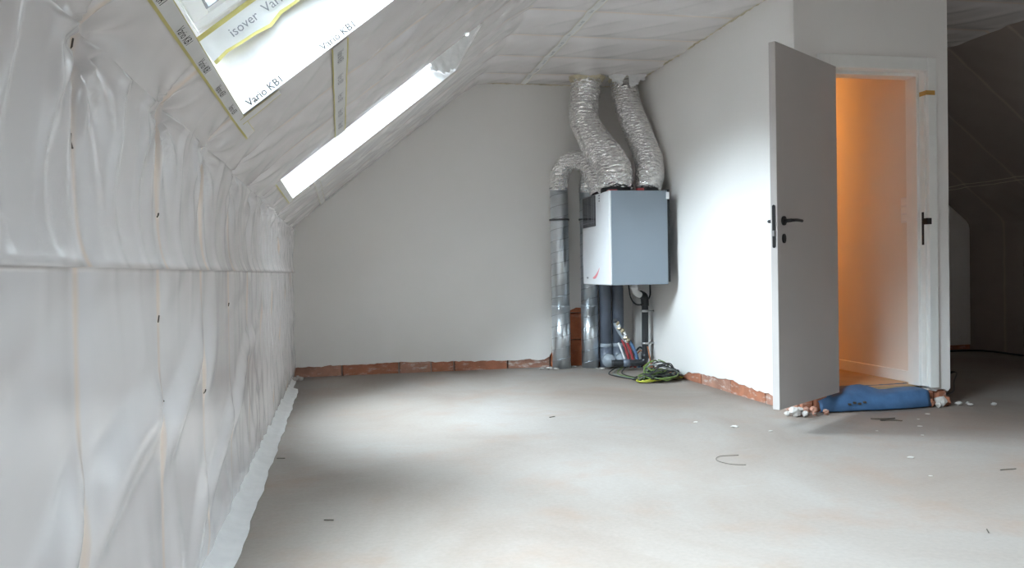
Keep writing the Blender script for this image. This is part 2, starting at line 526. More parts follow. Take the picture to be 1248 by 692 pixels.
def grid_lines(lo, hi, step, keys):
    ks = sorted({lo, hi, *[k for k in keys if lo < k < hi]})
    out = []
    for a, b in zip(ks[:-1], ks[1:]):
        st = step((a + b) / 2) if callable(step) else step
        n = max(1, int(math.ceil((b - a) / st)))
        out += list(np.linspace(a, b, n + 1)[:-1])
    return np.array(out + [ks[-1]])

y_keys = [q for (_, _, _, a, b) in SKY for q in (a, b)] + [1.0, 2.0, 3.0, 4.5, 6.0]
def ystep(y): return 0.10 if y < 0.7 else 0.013 if y < 2.8 else 0.018 if y < 6.2 else 0.022
Yg = grid_lines(YB, D + 0.08, ystep, y_keys)

def lining(name, sa, sb, step, mat, label, keys=()):
    Sg = grid_lines(sa, sb, step, list(keys) + [q for i in range(len(SKY)) for q in sky_s(i)[:2]])
    SS, YY = np.meshgrid(Sg, Yg, indexing='ij')
    P = film_pt(SS, YY).reshape(-1, 3)
    ns, ny = len(Sg), len(Yg)
    i, j = np.meshgrid(np.arange(ns - 1), np.arange(ny - 1), indexing='ij')
    smid = ((Sg[:-1] + Sg[1:]) / 2)[i]; ymid = ((Yg[:-1] + Yg[1:]) / 2)[j]
    keep = np.ones_like(smid, bool)
    for k in range(len(SKY)):
        a, b, y0, y1 = sky_s(k)
        keep &= ~((smid > a) & (smid < b) & (ymid > y0) & (ymid < y1))
    q = np.stack([i * ny + j, (i + 1) * ny + j, (i + 1) * ny + j + 1, i * ny + j + 1], -1)[keep]
    me = bpy.data.meshes.new(name)
    me.vertices.add(len(P)); me.vertices.foreach_set('co', P.astype(np.float32).ravel())
    me.loops.add(q.size); me.loops.foreach_set('vertex_index', q.astype(np.int32).ravel())
    me.polygons.add(len(q)); me.polygons.foreach_set('loop_start', np.arange(0, q.size, 4, dtype=np.int32))
    me.polygons.foreach_set('use_smooth', np.ones(len(q), bool))
    me.update(calc_edges=True); me.validate()
    me.materials.append(mat)
    o = put(bpy.data.objects.new(name, me))
    return tag(o, label, 'wall' if name.startswith('wall') else 'ceiling', kind='structure')

wall_left = lining('wall_left', 0, S_K, 0.018, M['film'], 'low knee wall covered in wrinkled milky plastic vapour film beside the skylights', keys=(0.925, 0.9345, 0.9355, 0.95))
ceil_left = lining('ceiling_left', S_K, S_T, 0.018, M['film'], 'sloping ceiling of grey plastic film with two bright skylights')
ceil_flat = lining('ceiling', S_T, S_C, 0.03, M['film_ceiling'], 'flat ceiling of pale plastic film crossed by battens and a taped seam')
ceil_right = lining('ceiling_right', S_C, S_R, 0.06, M['film_shaded'], 'dark sloping film ceiling beyond the closet')
wall_right = lining('wall_right', S_R, S_END, 0.06, M['film_shaded'], 'dark film covered knee wall beyond the closet')

# ------------------------------------------------------------------ floor
MB().box((-0.02, YB, -0.15), (WT + 0.02, D + 0.3, 0.0)).build('floor', M['floor'])
tag(bpy.data.objects['floor'], 'bare dusty beige concrete screed floor', 'floor', kind='structure')

# ------------------------------------------------------------------ plaster walls with bare block feet
rng = random.Random(4)
def ragged(a, b, z, step, amp, seed):
    r = random.Random(seed); n = max(2, int(abs(b - a) / step)); out = []
    zz = 0
    for i in range(n + 1):
        t = i / n
        zz = 0.6 * zz + r.uniform(-amp, amp)
        out.append((a + (b - a) * t + (r.uniform(-.3, .3) * step if 0 < i < n else 0), (z(t) if callable(z) else z) + zz))
    return out

# back gable; x-z outline, plaster 2 cm proud of the blocks
MY = Matrix(((1, 0, 0, 0), (0, 0, 1, 0), (0, 1, 0, 0), (0, 0, 0, 1)))   # (a, b, h) -> (a, h, b)
foot = ragged(0.0, 2.30, lambda t: 0.088 + 0.012 * math.sin(t * 5), 0.035, 0.007, 1)
foot += [(2.35, 0.10), (2.375, 0.14), (2.385, 0.30), (2.42, 0.50), (2.50, 0.535), (2.56, 0.53), (2.62, 0.555), (2.70, 0.55), (2.725, 0.40), (2.73, 0.12)]
foot += ragged(2.80, W + 0.4, 0.02, 0.05, 0.006, 2)
foot += [(WT, 0.05)]
out = foot + [(WT, K), (WT - T, H), (T, H), (0, K)]
wall_back = MB().prism([(x, z) for x, z in out], D, D + 0.02, MY).build('wall_back', M['plaster'])
tag(wall_back, 'white plastered gable wall with bare orange blocks along its foot', 'wall', kind='structure')
core = MB().prism([(-.1, 0), (WT + .1, 0), (WT + .1, K + .1), (WT - T, H + .15), (T, H + .15), (-.1, K + .1)], D + 0.055, D + 0.25, MY).build('wall_core', M['mortar'], wall_back)

def block(name, a, b, mat, parent, seed, bev=0.004):
    o = MB().box(a, b, bev).build(name, mat, parent)
    r = random.Random(seed)
    for v in o.data.vertices:
        v.co += Vector((r.uniform(-.002, .002), r.uniform(-.002, .002), r.uniform(-.002, .002)))
    return o
xs = [0.005, 0.426, 0.935, 1.231, 1.442, 1.946, 2.36]
for i in range(len(xs) - 1):
    block('brick', (xs[i] + 0.007, D + 0.006 + 0.005 * (i % 2), -0.005), (xs[i + 1] - 0.007, D + 0.07, 0.115 + 0.006 * (i % 3)), M['brick_pale'] if i in (0, 2, 5) else M['brick'], wall_back, i)
for zi, (z0, z1) in enumerate(((0.0, 0.245), (0.255, 0.50), (0.51, 0.6))):
    for (x0, x1) in ((2.37, 2.535), (2.543, 2.80)):
        block('brick', (x0, D + 0.008, z0), (x1, D + 0.07, z1), M['brick_orange'], wall_back, 30 + zi)
for i in range(9):
    block('brick', (2.80 + 0.5 * i, D + 0.01, -0.005), (min(WT, 3.295 + 0.5 * i), D + 0.07, 0.115), M['brick'], wall_back, 40 + i)

# gable behind the camera
wb = MB().prism([(-.1, 0), (WT + .1, 0), (WT + .1, K + .1), (WT - T, H + .15), (T, H + .15), (-.1, K + .1)], YB - 0.2, YB, MY).build('wall_front', M['mortar'])
tag(wb, 'bare grey block gable wall at the unlit end of the attic', 'wall', kind='structure')

# closet side wall (plane x = W), outline in y-z
MX = Matrix(((0, 0, 1, 0), (1, 0, 0, 0), (0, 1, 0, 0), (0, 0, 0, 1)))   # (a, b, h) -> (h, a, b)
foot = ragged(D + 0.02, 6.35, lambda t: 0.035, 0.05, 0.005, 5) + ragged(6.28, FW + 0.16, lambda t: 0.060 + 0.030 * math.sin(t * PI), 0.035, 0.008, 6) + [(FW + 0.10, 0.10), (FW + 0.02, 0.115)]
side = MB().prism(foot + [(FW + 0.02, H + 0.05), (D + 0.02, H + 0.05)], W, W + 0.02, MX).build('wall_closet_side', M['plaster'])
tag(side, 'white plastered closet wall behind the ventilation unit with broken plaster at its foot', 'wall', kind='structure')
MB().box((W + 0.02, FW + 0.16, 0.0), (W + 0.16, D, H + 0.05)).build('wall_core', M['mortar'], side)
yb = D - 0.02
k = 0
while yb > FW + 0.06:
    y0 = max(FW + 0.035, yb - 0.49)
    block('brick', (W + 0.008 + 0.002 * (k % 2), y0, -0.005), (W + 0.06, yb, 0.12), M['brick_pale'] if k % 2 else M['brick'], side, 60 + k)
    yb = y0 - 0.01; k += 1

# closet front wall (plane y = FW) with the doorway
OX0, OX1, OZ = 3.40, 4.115, CF + 2.035
foot = [(W, 0.115)] + ragged(W + 0.03, OX0 - 0.03, 0.115, 0.03, 0.012, 8) + [(OX0, 0.12), (OX0, OZ), (OX1, OZ), (OX1, 0.12)] + ragged(OX1 + 0.02, SX - 0.02, 0.10, 0.025, 0.015, 9) + [(SX, 0.11)]
front = MB().prism(foot + [(SX, H + 0.05), (W, H + 0.05)], FW, FW + 0.025, MY).build('wall_closet_front', M['plaster'])
tag(front, 'narrow pale plastered closet wall around the open doorway', 'wall', kind='structure')
cf = MB()
cf.box((W + 0.03, FW + 0.025, 0.1), (OX0, FW + 0.14, H + .05)); cf.box((OX1, FW + 0.025, 0.1), (SX - 0.02, FW + 0.14, H + .05)); cf.box((OX0, FW + 0.025, OZ), (OX1, FW + 0.14, H + .05))
cf.build('wall_core', M['plaster'], front)
# far side wall of the closet
out_s = MB().box((SX - 0.02, FW + 0.02, 0.11), (SX, D, H + 0.05)).build('outer_plaster', M['plaster'], front)
for i, (x0, x1, z1, dy) in enumerate(((W + 0.03, W + 0.115, 0.085, 0.02), (W + 0.12, W + 0.215, 0.105, 0.012), (OX1 - 0.02, OX1 + 0.05, 0.095, 0.02), (OX1 + 0.06, SX - 0.012, 0.10, 0.012))):
    b_ = block('brick', (x0, FW + dy, -0.004), (x1, FW + 0.12, z1), M['brick'], front, 80 + i, 0.012)
block('brick', (SX - 0.05, FW + 0.13, -0.004), (SX - 0.01, FW + 0.60, 0.11), M['brick'], front, 90)
# closet interior shell
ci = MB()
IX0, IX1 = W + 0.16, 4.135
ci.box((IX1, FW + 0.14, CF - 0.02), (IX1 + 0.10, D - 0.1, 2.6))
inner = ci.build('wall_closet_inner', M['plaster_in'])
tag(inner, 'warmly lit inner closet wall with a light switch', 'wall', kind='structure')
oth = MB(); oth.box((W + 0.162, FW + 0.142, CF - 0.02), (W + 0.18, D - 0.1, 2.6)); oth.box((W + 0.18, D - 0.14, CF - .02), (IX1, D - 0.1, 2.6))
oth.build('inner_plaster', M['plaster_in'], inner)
ptn = MB().box((W + 0.18, 5.88, CF), (3.825, 5.96, 2.56)).build('wall_closet_lamp_block', M['plaster_in'])  # unseen stub added to cut off the lamp light on the inner wall
tag(ptn, 'short unseen partition added inside the closet to block the lamp', 'wall', kind='structure')
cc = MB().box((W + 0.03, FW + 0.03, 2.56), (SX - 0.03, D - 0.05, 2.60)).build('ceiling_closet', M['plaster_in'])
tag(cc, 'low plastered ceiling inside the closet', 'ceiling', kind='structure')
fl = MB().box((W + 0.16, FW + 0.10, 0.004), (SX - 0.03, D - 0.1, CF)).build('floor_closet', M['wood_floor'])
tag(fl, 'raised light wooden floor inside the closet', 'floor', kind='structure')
bb = MB().box((IX1 - 0.014, FW + 0.15, CF), (IX1, D - 0.14, CF + 0.075), 0.003).build('baseboard_closet', M['frame'])
tag(bb, 'low white baseboard inside the closet', 'baseboard', kind='structure')

# ------------------------------------------------------------------ seam beads where film meets the walls
def bead(name, pts, r, mat, label, seed):
    r_ = np.random.RandomState(seed)
    P = [Vector(p) + Vector(r_.uniform(-.003, .003, 3)) for p in pts]
    rr = r * (0.6 + 0.8 * r_.rand(len(P)))
    o = MB().tube(P, lambda i, a: rr[i], 6).build(name, mat, None, True)
    return tag(o, label, 'trim', kind='structure')
bead('trim_1', [(W - 0.006, y, H - 0.008) for y in np.linspace(FW + .3, D - 0.02, 90)], 0.007, M['foam'], 'thin ragged beige sealant line between film ceiling and closet wall', 1)
bead('trim_2', [(x, D - 0.004, H - 0.006) for x in np.linspace(T, W - 0.02, 60)], 0.005, M['foam'], 'thin beige sealant line between film ceiling and gable wall', 2)
bead('trim_3', [(t * T + .008, D - 0.004, K + t * (H - K) - 0.008) for t in np.linspace(0.03, 1, 60)], 0.004, M['tape'], 'thin pale sealant line along the sloping edge of the gable wall', 3)
# foil flap at the foot of the knee wall
yy = np.linspace(YB + 0.05, D - 0.15, 150)
v, f = [], []
for y in yy:
    wv = 0.004 * math.sin(y * 9) + 0.003 * math.sin(y * 23)
    for (x, z) in ((-0.004, 0.05), (0.012, 0.028), (0.03, 0.012 + abs(wv) * .5), (0.055, 0.007), (0.085 + wv, 0.003), (0.085 + wv, 0.0005)):
        wd = 0.45 if y > 6.8 else 1.0
        v.append((x * wd if x > 0 else x, y, z))
for i in range(len(yy) - 1):
    for k in range(5): f.append((i * 6 + k, i * 6 + k + 1, i * 6 + 7 + k, i * 6 + 6 + k))
o = mesh('trim_4', v, f, M['flap'], None, True)
tag(o, 'white film strip folded onto the floor along the knee wall', 'trim', kind='structure')

# ------------------------------------------------------------------ tapes on the film
def lay_tape(name, ss, ys, width, along, mid, edge, parent, off=0.003, ew=0.12):
    """a printed tape that follows the film; edges in a second colour"""
    n = len(ss)
    ws = np.array([-0.5, -0.5 + ew, 0.5 - ew, 0.5]) * width
    rows = []
    for q in ws:
        rows.append(film_pt(ss + q, ys, off) if along == 'y' else film_pt(ss, ys + q, off))
    R_ = np.stack(rows, 1)
    v = R_.reshape(-1, 3); f = []; idx = []
    for i in range(n - 1):
        for k in range(3):
            f.append((i * 4 + k, i * 4 + k + 1, i * 4 + 5 + k, i * 4 + 4 + k)); idx.append(0 if k == 1 else 1)
    return mesh(name, v, f, None, parent, True, mats=[mid, edge], idx=idx)

def lettering(name, text, size, org, right, up, mat, parent, lift=0.0015):
    cu = bpy.data.curves.new('lettering', 'FONT'); cu.body = text; cu.size = size; cu.resolution_u = 2
    to = bpy.data.objects.new('lettering_tmp', cu); COL.objects.link(to)
    dg = bpy.context.evaluated_depsgraph_get()
    me = bpy.data.meshes.new_from_object(to.evaluated_get(dg))
    bpy.data.objects.remove(to); bpy.data.curves.remove(cu)
    right = Vector(right).normalized(); up = Vector(up).normalized(); n = right.cross(up)
    Mx = Matrix((right, up, n)).transposed().to_4x4(); Mx.translation = Vector(org) + n * lift
    me.transform(Mx); me.materials.clear(); me.materials.append(mat)
    return put(bpy.data.objects.new(name, me), parent)

ts = np.linspace(7.545, 3.0, 120)
lay_tape('seam_tape', np.full(120, S_T + 2.128 - T), ts, 0.062, 'y', M['tape'], M['tape_beige'], ceil_flat, 0.004, 0.10)
for k in range(9):
    y = 7.3 - 0.27 * k
    p = film_pt(S_T + 2.128 - T + 0.011, y, 0.006)
    lettering('tape_print', 'Vario KB1', 0.032, p, (0, -1, 0), (-1, 0, 0), M['ink_grey'], ceil_flat)
u_t = 0.44 / CT
ts = np.linspace(2.79, 4.60, 60)
lay_tape('seam_tape', np.full(60, S_K + u_t), ts, 0.072, 'y', M['tape'], M['tape_yellow'], ceil_left, 0.004, 0.09)
for k in range(5):
    p = film_pt(S_K + u_t - 0.014, 2.86 + 0.34 * k, 0.006)
    lettering('tape_print', 'Vario KB1', 0.040, p, (0, 1, 0), (CT, 0, ST), M['ink_grey'], ceil_left)
ts = np.linspace(5.752, 7.54, 40)
lay_tape('seam_tape', np.full(40, S_K + 0.36), ts, 0.05, 'y', M['tape'], M['tape_beige'], ceil_left, 0.004, 0.09)
ts = np.linspace(3.0, 7.54, 80)
lay_tape('seam_tape', np.full(80, S_R - 0.571), ts, 0.05, 'y', M['film_shaded'], M['tape_beige'], ceil_right, 0.004, 0.14)

# dark staples and small tears where the film is fixed to the timbers
for (sv, yv, hgt) in ((S_K - 0.045, 1.472, .030), (S_K - 0.10, 1.470, .022), (S_K - 0.20, 1.468, .026), (S_K + 0.16, 1.474, .022), (S_K - 0.52, 2.094, .016), (S_K - 0.27, 2.096, .010),
                     (S_K + 0.13, 2.098, .018), (0.62, 2.095, .012), (S_K + 0.22, 2.72, .014), (0.55, 2.72, .012), (0.80, 3.345, .012), (S_K + 0.19, 3.345, .014)):
    a = film_pt(np.array([sv, sv + hgt * .5, sv + hgt]), np.array([yv - .002, yv + .003, yv + .006]), 0.001)
    MB().tube([tuple(p) for p in a], 0.0018, 5).build('staple', M['twig'], wall_left if sv < S_K else ceil_left)

# ------------------------------------------------------------------ skylights
def skylight(i, label, detail):
    side, u0, u1, y0, y1 = SKY[i]
    sg = 1 if side == 'L' else -1
    ox = 0 if side == 'L' else WT
    def P(u, y, n): return Vector((ox + sg * (u * CT - n * ST), y, K + u * ST + n * CT))
    RV = 0.27
    w = empty('window_%d' % (i + 1), P((u0 + u1) / 2, (y0 + y1) / 2, 0.0), label, 'window', kind='structure')
    # reveals: four lined sides, slightly wavy
    def sheet(name, fn, na, nb):
        v = [fn(a / na, b / nb) for a in range(na + 1) for b in range(nb + 1)]
        f = [(a * (nb + 1) + b, a * (nb + 1) + b + 1, (a + 1) * (nb + 1) + b + 1, (a + 1) * (nb + 1) + b) for a in range(na) for b in range(nb)]
        return mesh(name, v, f, M['reveal_film'], w, True)
    wv = lambda a, b, s: 0.006 * math.sin(a * 17 + s) * math.sin(b * PI) + 0.004 * math.sin(a * 41 + 2 * s) * math.sin(b * PI)
    sheet('reveal', lambda a, b: P(u0 + (u1 - u0) * a, y1 + wv(a, b, 1), RV * b), 24, 6)
    sheet('reveal', lambda a, b: P(u0 + (u1 - u0) * a, y0 - wv(a, b, 2), RV * b), 24, 6)
    sheet('reveal', lambda a, b: P(u0 - wv(a, b, 3), y0 + (y1 - y0) * a, RV * b), 24, 6)
    sheet('reveal', lambda a, b: P(u1 + wv(a, b, 4), y0 + (y1 - y0) * a, RV * b), 24, 6)
    def bar(mb, ua, ub, ya, yb, na, nb, bev=0.004):
        B = Matrix(((sg * CT, 0, -sg * ST, 0), (0, 1, 0, 0), (ST, 0, CT, 0), (0, 0, 0, 1)))
        B.translation = Vector((ox, 0, K))
        mb.box((ua, ya, na), (ub, yb, nb), bev, B)
    fw_ = 0.055
    fr = MB()
    bar(fr, u0 - 0.03, u0 + fw_, y0 - 0.03, y1 + 0.03, RV - 0.003, RV + 0.10); bar(fr, u1 - fw_, u1 + 0.03, y0 - 0.03, y1 + 0.03, RV - 0.003, RV + 0.10)
    bar(fr, u0 + fw_, u1 - fw_, y0 - 0.03, y0 + fw_, RV - 0.003, RV + 0.10); bar(fr, u0 + fw_, u1 - fw_, y1 - fw_, y1 + 0.03, RV - 0.003, RV + 0.10)
    fr.build('window_frame', M['sash'], w)
    sa = MB()
    a0, a1, b0, b1 = u0 + fw_ + 0.006, u1 - fw_ - 0.006, y0 + fw_ + 0.006, y1 - fw_ - 0.006
    bar(sa, a0, a0 + 0.06, b0, b1, RV + 0.02, RV + 0.085); bar(sa, a1 - 0.06, a1, b0, b1, RV + 0.02, RV + 0.085)
    bar(sa, a0 + 0.06, a1 - 0.06, b0, b0 + 0.06, RV + 0.02, RV + 0.085); bar(sa, a0 + 0.06, a1 - 0.06, b1 - 0.06, b1, RV + 0.02, RV + 0.085)
    sash = sa.build('sash', M['sash'], w)
    # dark rubber gasket round the pane
    gk = MB()
    for q in ((a0 + 0.055, a0 + 0.064, b0 + .055, b1 - .055), (a1 - 0.064, a1 - 0.055, b0 + .055, b1 - .055), (a0 + .064, a1 - .064, b0 + .055, b0 + .064), (a0 + .064, a1 - .064, b1 - .064, b1 - .055)):
        bar(gk, *q, RV + 0.016, RV + 0.03, 0.0)
    gk.build('gasket', M['display_lines'], sash)
    gl = MB(); bar(gl, a0 + 0.05, a1 - 0.05, b0 + 0.05, b1 - 0.05, RV + 0.05, RV + 0.058, 0.0)
    gl.build('pane', M['glass'], w)
    # light portal for the sky that shines through this pane
    ld = bpy.data.lights.new('skylight_portal', 'AREA'); ld.shape = 'RECTANGLE'
    ld.size = (a1 - a0); ld.size_y = (b1 - b0)
    lo = bpy.data.objects.new('skylight_portal', ld); COL.objects.link(lo)
    n = Vector((-sg * ST, 0, CT))
    Rm = Matrix((Vector((sg * CT, 0, ST)), n.cross(Vector((sg * CT, 0, ST))), n)).transposed().to_4x4()
    Rm.translation = P((u0 + u1) / 2, (y0 + y1) / 2, RV + 0.11)
    lo.matrix_world = Rm
    ld.cycles.is_portal = True
    lo.parent = w; lo.matrix_parent_inverse = Matrix.Translation(-w.location)
    if not detail: return w
    U = Vector((CT, 0, ST)); N = Vector((-ST, 0, CT))
    def strip(name, q, mats, th=0.0015):
        """q: list of rows of 4 points across"""
        v = [p for r in q for p in r]; f = []; idx = []
        m_ = len(q[0])
        for a in range(len(q) - 1):
            for b in range(m_ - 1):
                f.append((a * m_ + b, a * m_ + b + 1, (a + 1) * m_ + b + 1, (a + 1) * m_ + b)); idx.append(0 if b == 1 else 1)
        return mesh(name, v, f, None, w, True, mats=mats, idx=idx)
    # tape bridging far reveal and window frame, standing a little proud
    n_ = 26
    if i == 0:
        rows = []
        for a in range(n_ + 1):
            u = u0 + 0.035 + (u1 - u0 - 0.04) * a / n_
            wob = 0.006 * math.sin(a * 1.3) + 0.004 * math.sin(a * 2.9)
            rows.append([P(u, y1 - 0.022 - 0.012 * abs(math.sin(a * 0.7)), 0.165 + wob), P(u, y1 - 0.020, 0.178 + wob), P(u, y1 - 0.026, 0.250), P(u, y1 - 0.030, 0.264)])
        strip('frame_tape', rows, [M['tape'], M['tape_yellow']])
        for k in range(3):
            lettering('tape_print', 'isover  Vario  KB1', 0.043, P(u0 + 0.13 + 0.48 * k, y1 - 0.030, 0.198), U, N, M['ink_grey'], w, 0.003)
    # print along the folded edges of the far reveal
    k = 0; u = u0 + 0.03
    while u < u1 - 0.25:
        if i == 0 or u > 1.15: lettering('film_print', 'Vario KB1', 0.034, P(u, y1 - 0.011, 0.004), U, N, M['ink'], w, 0.002)
        u += 0.30; k += 1
    # edge tape along the lower side of the opening, on the film
    ss = np.full(50, S_K + u0 - 0.021); ys = np.linspace(y0, y1 + (0.20 if i == 0 else 0.03), 50)
    R_ = [film_pt(ss + q, ys, 0.003) for q in (-0.020, -0.013, 0.019, 0.021)]
    rows = [[Vector(R_[c][r]) for c in range(4)] for r in range(50)]
    strip('edge_tape', rows, [M['tape'], M['tape_yellow']])
    if i == 0:
        for kk in range(5):
            p = film_pt(S_K + u0 - 0.030, y0 + 0.1 + 0.26 * kk, 0.005)
            lettering('film_print', 'Vario KB1', 0.028, p, (0, 1, 0), (CT, 0, ST), M['ink'], w)
    # short far-edge tape stub
    ss = np.linspace(S_K + u0 - 0.02, S_K + u0 + 0.14, 8)
    R_ = [film_pt(ss, np.full(8, y1 + q), 0.004) for q in (0.008, 0.014, 0.060, 0.066)]
    strip('edge_tape', [[Vector(R_[c][r]) for c in range(4)] for r in range(8)], [M['tape'], M['tape_yellow']])
    return w

w1 = skylight(0, 'large bright skylight with printed white tape around its frame', True)
w2 = skylight(1, 'bright skylight next to the plastered gable wall with crumpled film at its upper corner', True)

skylight(2, 'unseen fill skylight added in the dark slope opposite the two taped skylights', False)  # out of view; added as fill light for knee wall and closet front

# crumpled loose film at the upper far corner of the second skylight
side_, u0, u1, y0, y1 = SKY[1]
def P2(u, y, n): return Vector((u * CT - n * ST, y, K + u * ST + n * CT))
rs = np.random.RandomState(8)
v, f = [], []
NA, NB = 16, 12
for a in range(NA + 1):
    for b in range(NB + 1):
        s_, t_ = a / NA, b / NB
        u = u1 + 0.01 - 0.36 * s_ * (1 - 0.55 * t_)
        y = y0 + 0.02 + (y1 - y0 - 0.03) * t_
        crm = (0.018 * math.sin(a * 1.9 + b) + 0.014 * math.sin(a * 0.7 - b * 1.7) + rs.uniform(-.008, .008)) * min(1, s_ * 3)
        v.append(P2(u, y, 0.010 + 0.10 * s_ * s_ * (0.4 + 0.6 * t_) + crm))
for a in range(NA):
    for b in range(NB): f.append((a * (NB + 1) + b, a * (NB + 1) + b + 1, (a + 1) * (NB + 1) + b + 1, (a + 1) * (NB + 1) + b))
mesh('loose_film', v, f, M['flap'], w2, True)

# ------------------------------------------------------------------ door
trim = empty('trim_5', (3.76, FW, CF), 'pale painted door frame with moulded casing around the closet doorway', 'door frame', kind='structure')
CX0, CX1, CZ = 3.335, 4.166, CF + 2.095     # outer edges of the casing
cs = MB(); cs.box((CX0, FW - 0.024, CF - 0.006), (OX0 + 0.02, FW + 0.001, CZ), 0.003); cs.build('casing', M['frame'], trim)
cs = MB(); cs.box((OX1 - 0.012, FW - 0.024, CF - 0.006), (CX1, FW + 0.001, CZ), 0.003); cs.build('casing', M['frame'], trim)
cs = MB(); cs.box((OX0 + 0.02, FW - 0.024, CZ - 0.082), (OX1 - 0.012, FW + 0.001, CZ), 0.003); cs.build('casing', M['frame'], trim)
LI = MB(); LI.box((OX0, FW, CF), (OX0 + 0.022, FW + 0.15, OZ), 0.002); LI.box((OX0 + 0.022, FW + 0.045, CF), (OX0 + 0.04, FW + 0.15, OZ - 0.02)); LI.build('jamb', M['frame'], trim)
LI = MB(); LI.box((OX1 - 0.024, FW, CF), (OX1, FW + 0.15, OZ), 0.002); jr = LI.build('jamb', M['frame'], trim)
LI = MB(); LI.box((OX1 - 0.044, FW + 0.045, CF), (OX1 - 0.024, FW + 0.15, OZ - 0.02), 0.002); LI.build('door_stop', M['frame'], trim)
LI = MB(); LI.box((OX0 + 0.022, FW, OZ - 0.024), (OX1 - 0.024, FW + 0.15, OZ), 0.002); LI.build('head_jamb', M['frame'], trim)
LI = MB(); LI.box((OX0 + 0.04, FW + 0.045, OZ - 0.045), (OX1 - 0.044, FW + 0.15, OZ - 0.024), 0.002); LI.build('door_stop', M['frame'], trim)
sp = MB(); sp.box((OX1 - 0.028, FW + 0.008, 1.035), (OX1 - 0.0235, FW + 0.028, 1.245), 0.002)
pl = sp.build('strike_plate', M['black'], trim)
sp = MB(); sp.box((OX1 - 0.030, FW - 0.028, 1.165), (OX1 + 0.004, FW + 0.02, 1.205), 0.002); sp.build('strike_lip', M['black'], pl)
tp = MB(); tp.box((OX1 - 0.030, FW - 0.0265, 1.985), (OX1 + 0.036, FW - 0.0238, 2.013)); tp.box((OX1 - 0.0265, FW - 0.026, 1.985), (OX1 - 0.0245, FW + 0.04, 2.013)); tp.build('tape_piece', M['brown_tape'], trim)

HX, HY = 3.447, FW - 0.034
ang = math.atan2(4.117 - HY, 2.771 - HX)
LW = math.hypot(4.117 - HY, 2.771 - HX)
dr = empty('door_1', (HX, HY, CF), 'pale painted closet door leaf standing wide open with black lever handle', 'door', kind='structure')
RM = Matrix.Translation((HX, HY, CF)) @ Matrix.Rotation(ang, 4, 'Z')
# local: x along the leaf from hinge to free edge, +y faces room (seen side), z up
TK = 0.040
def dm(mb, name, mat, parent=dr, smooth=False):
    mb.v = [RM @ Vector(p) for p in mb.v]
    return mb.build(name, mat, parent, smooth)
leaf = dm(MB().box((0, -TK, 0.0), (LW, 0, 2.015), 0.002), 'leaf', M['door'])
lp = MB()
n = 10
out = [(math.cos(a) * 0.0095, 0.109 + math.sin(a) * 0.0095) for a in np.linspace(0, PI, 8)] + [(math.cos(a) * 0.0095, -0.109 + math.sin(a) * 0.0095) for a in np.linspace(PI, 2 * PI, 8)]
LPM = Matrix(((0, 0, 1, LW), (1, 0, 0, -TK / 2), (0, 1, 0, 1.008), (0, 0, 0, 1)))
lp.prism(out, -0.001, 0.0022, LPM)
lpo = dm(lp, 'lock_plate', M['black'])
dm(MB().box((LW + 0.001, -TK / 2 - 0.006, 0.955), (LW + 0.006, -TK / 2 + 0.006, 0.985), 0.001), 'latch_bolt', M['steel'], lpo)
for sgn in (1, -1):
    y_ = 0.0 if sgn > 0 else -TK
    xh = LW - 0.072
    zc = 1.040
    rose = MB().tube([(xh, y_, zc), (xh, y_ + sgn * 0.009, zc)], 0.026, 24)
    hr = dm(rose, 'handle_rose', M['black'], dr)
    pth = spline([(xh, y_ + sgn * 0.006, zc), (xh, y_ + sgn * 0.035, zc), (xh - 0.012, y_ + sgn * 0.050, zc + 0.001), (xh - 0.06, y_ + sgn * 0.054, zc + 0.003), (xh - 0.125, y_ + sgn * 0.052, zc + 0.001)], 8)
    dm(MB().tube(pth, lambda i, a: 0.0098 if i < 14 else 0.0088, 12), 'lever', M['black'], hr, True)
    es = MB()
    eo = [(0.019 * math.cos(a), 0.026 * math.sin(a)) for a in np.linspace(0, 2 * PI, 24, endpoint=False)]
    EM = Matrix(((1, 0, 0, xh), (0, 0, sgn, y_), (0, 1, 0, 0.942), (0, 0, 0, 1)))
    es.prism(eo, -0.001, 0.008, EM)
    dm(es, 'key_escutcheon', M['black'], dr)
for zh in (0.25, 1.75):
    dm(MB().tube([(-0.004, -TK / 2 - 0.01, zh), (-0.004, -TK / 2 - 0.01, zh + 0.09)], 0.008, 12), 'hinge', M['steel'], dr)

# switch on the inner closet wall
sw = empty('light_switch', (IX1, 4.86, 1.22), 'cream triple light switch plate on the inner closet wall', 'light switch')
ys_, zs_ = 4.86, 1.275
MB().box((IX1 - 0.010, ys_ - 0.042, zs_ - 0.085), (IX1, ys_ + 0.042, zs_ + 0.085), 0.004).build('plate', M['white_plastic'], sw)
for k in (-1, 0, 1):
    MB().box((IX1 - 0.015, ys_ - 0.027, zs_ + k * 0.052 - 0.020), (IX1 - 0.009, ys_ + 0.027, zs_ + k * 0.052 + 0.020), 0.002).build('rocker', M['frame'], sw)

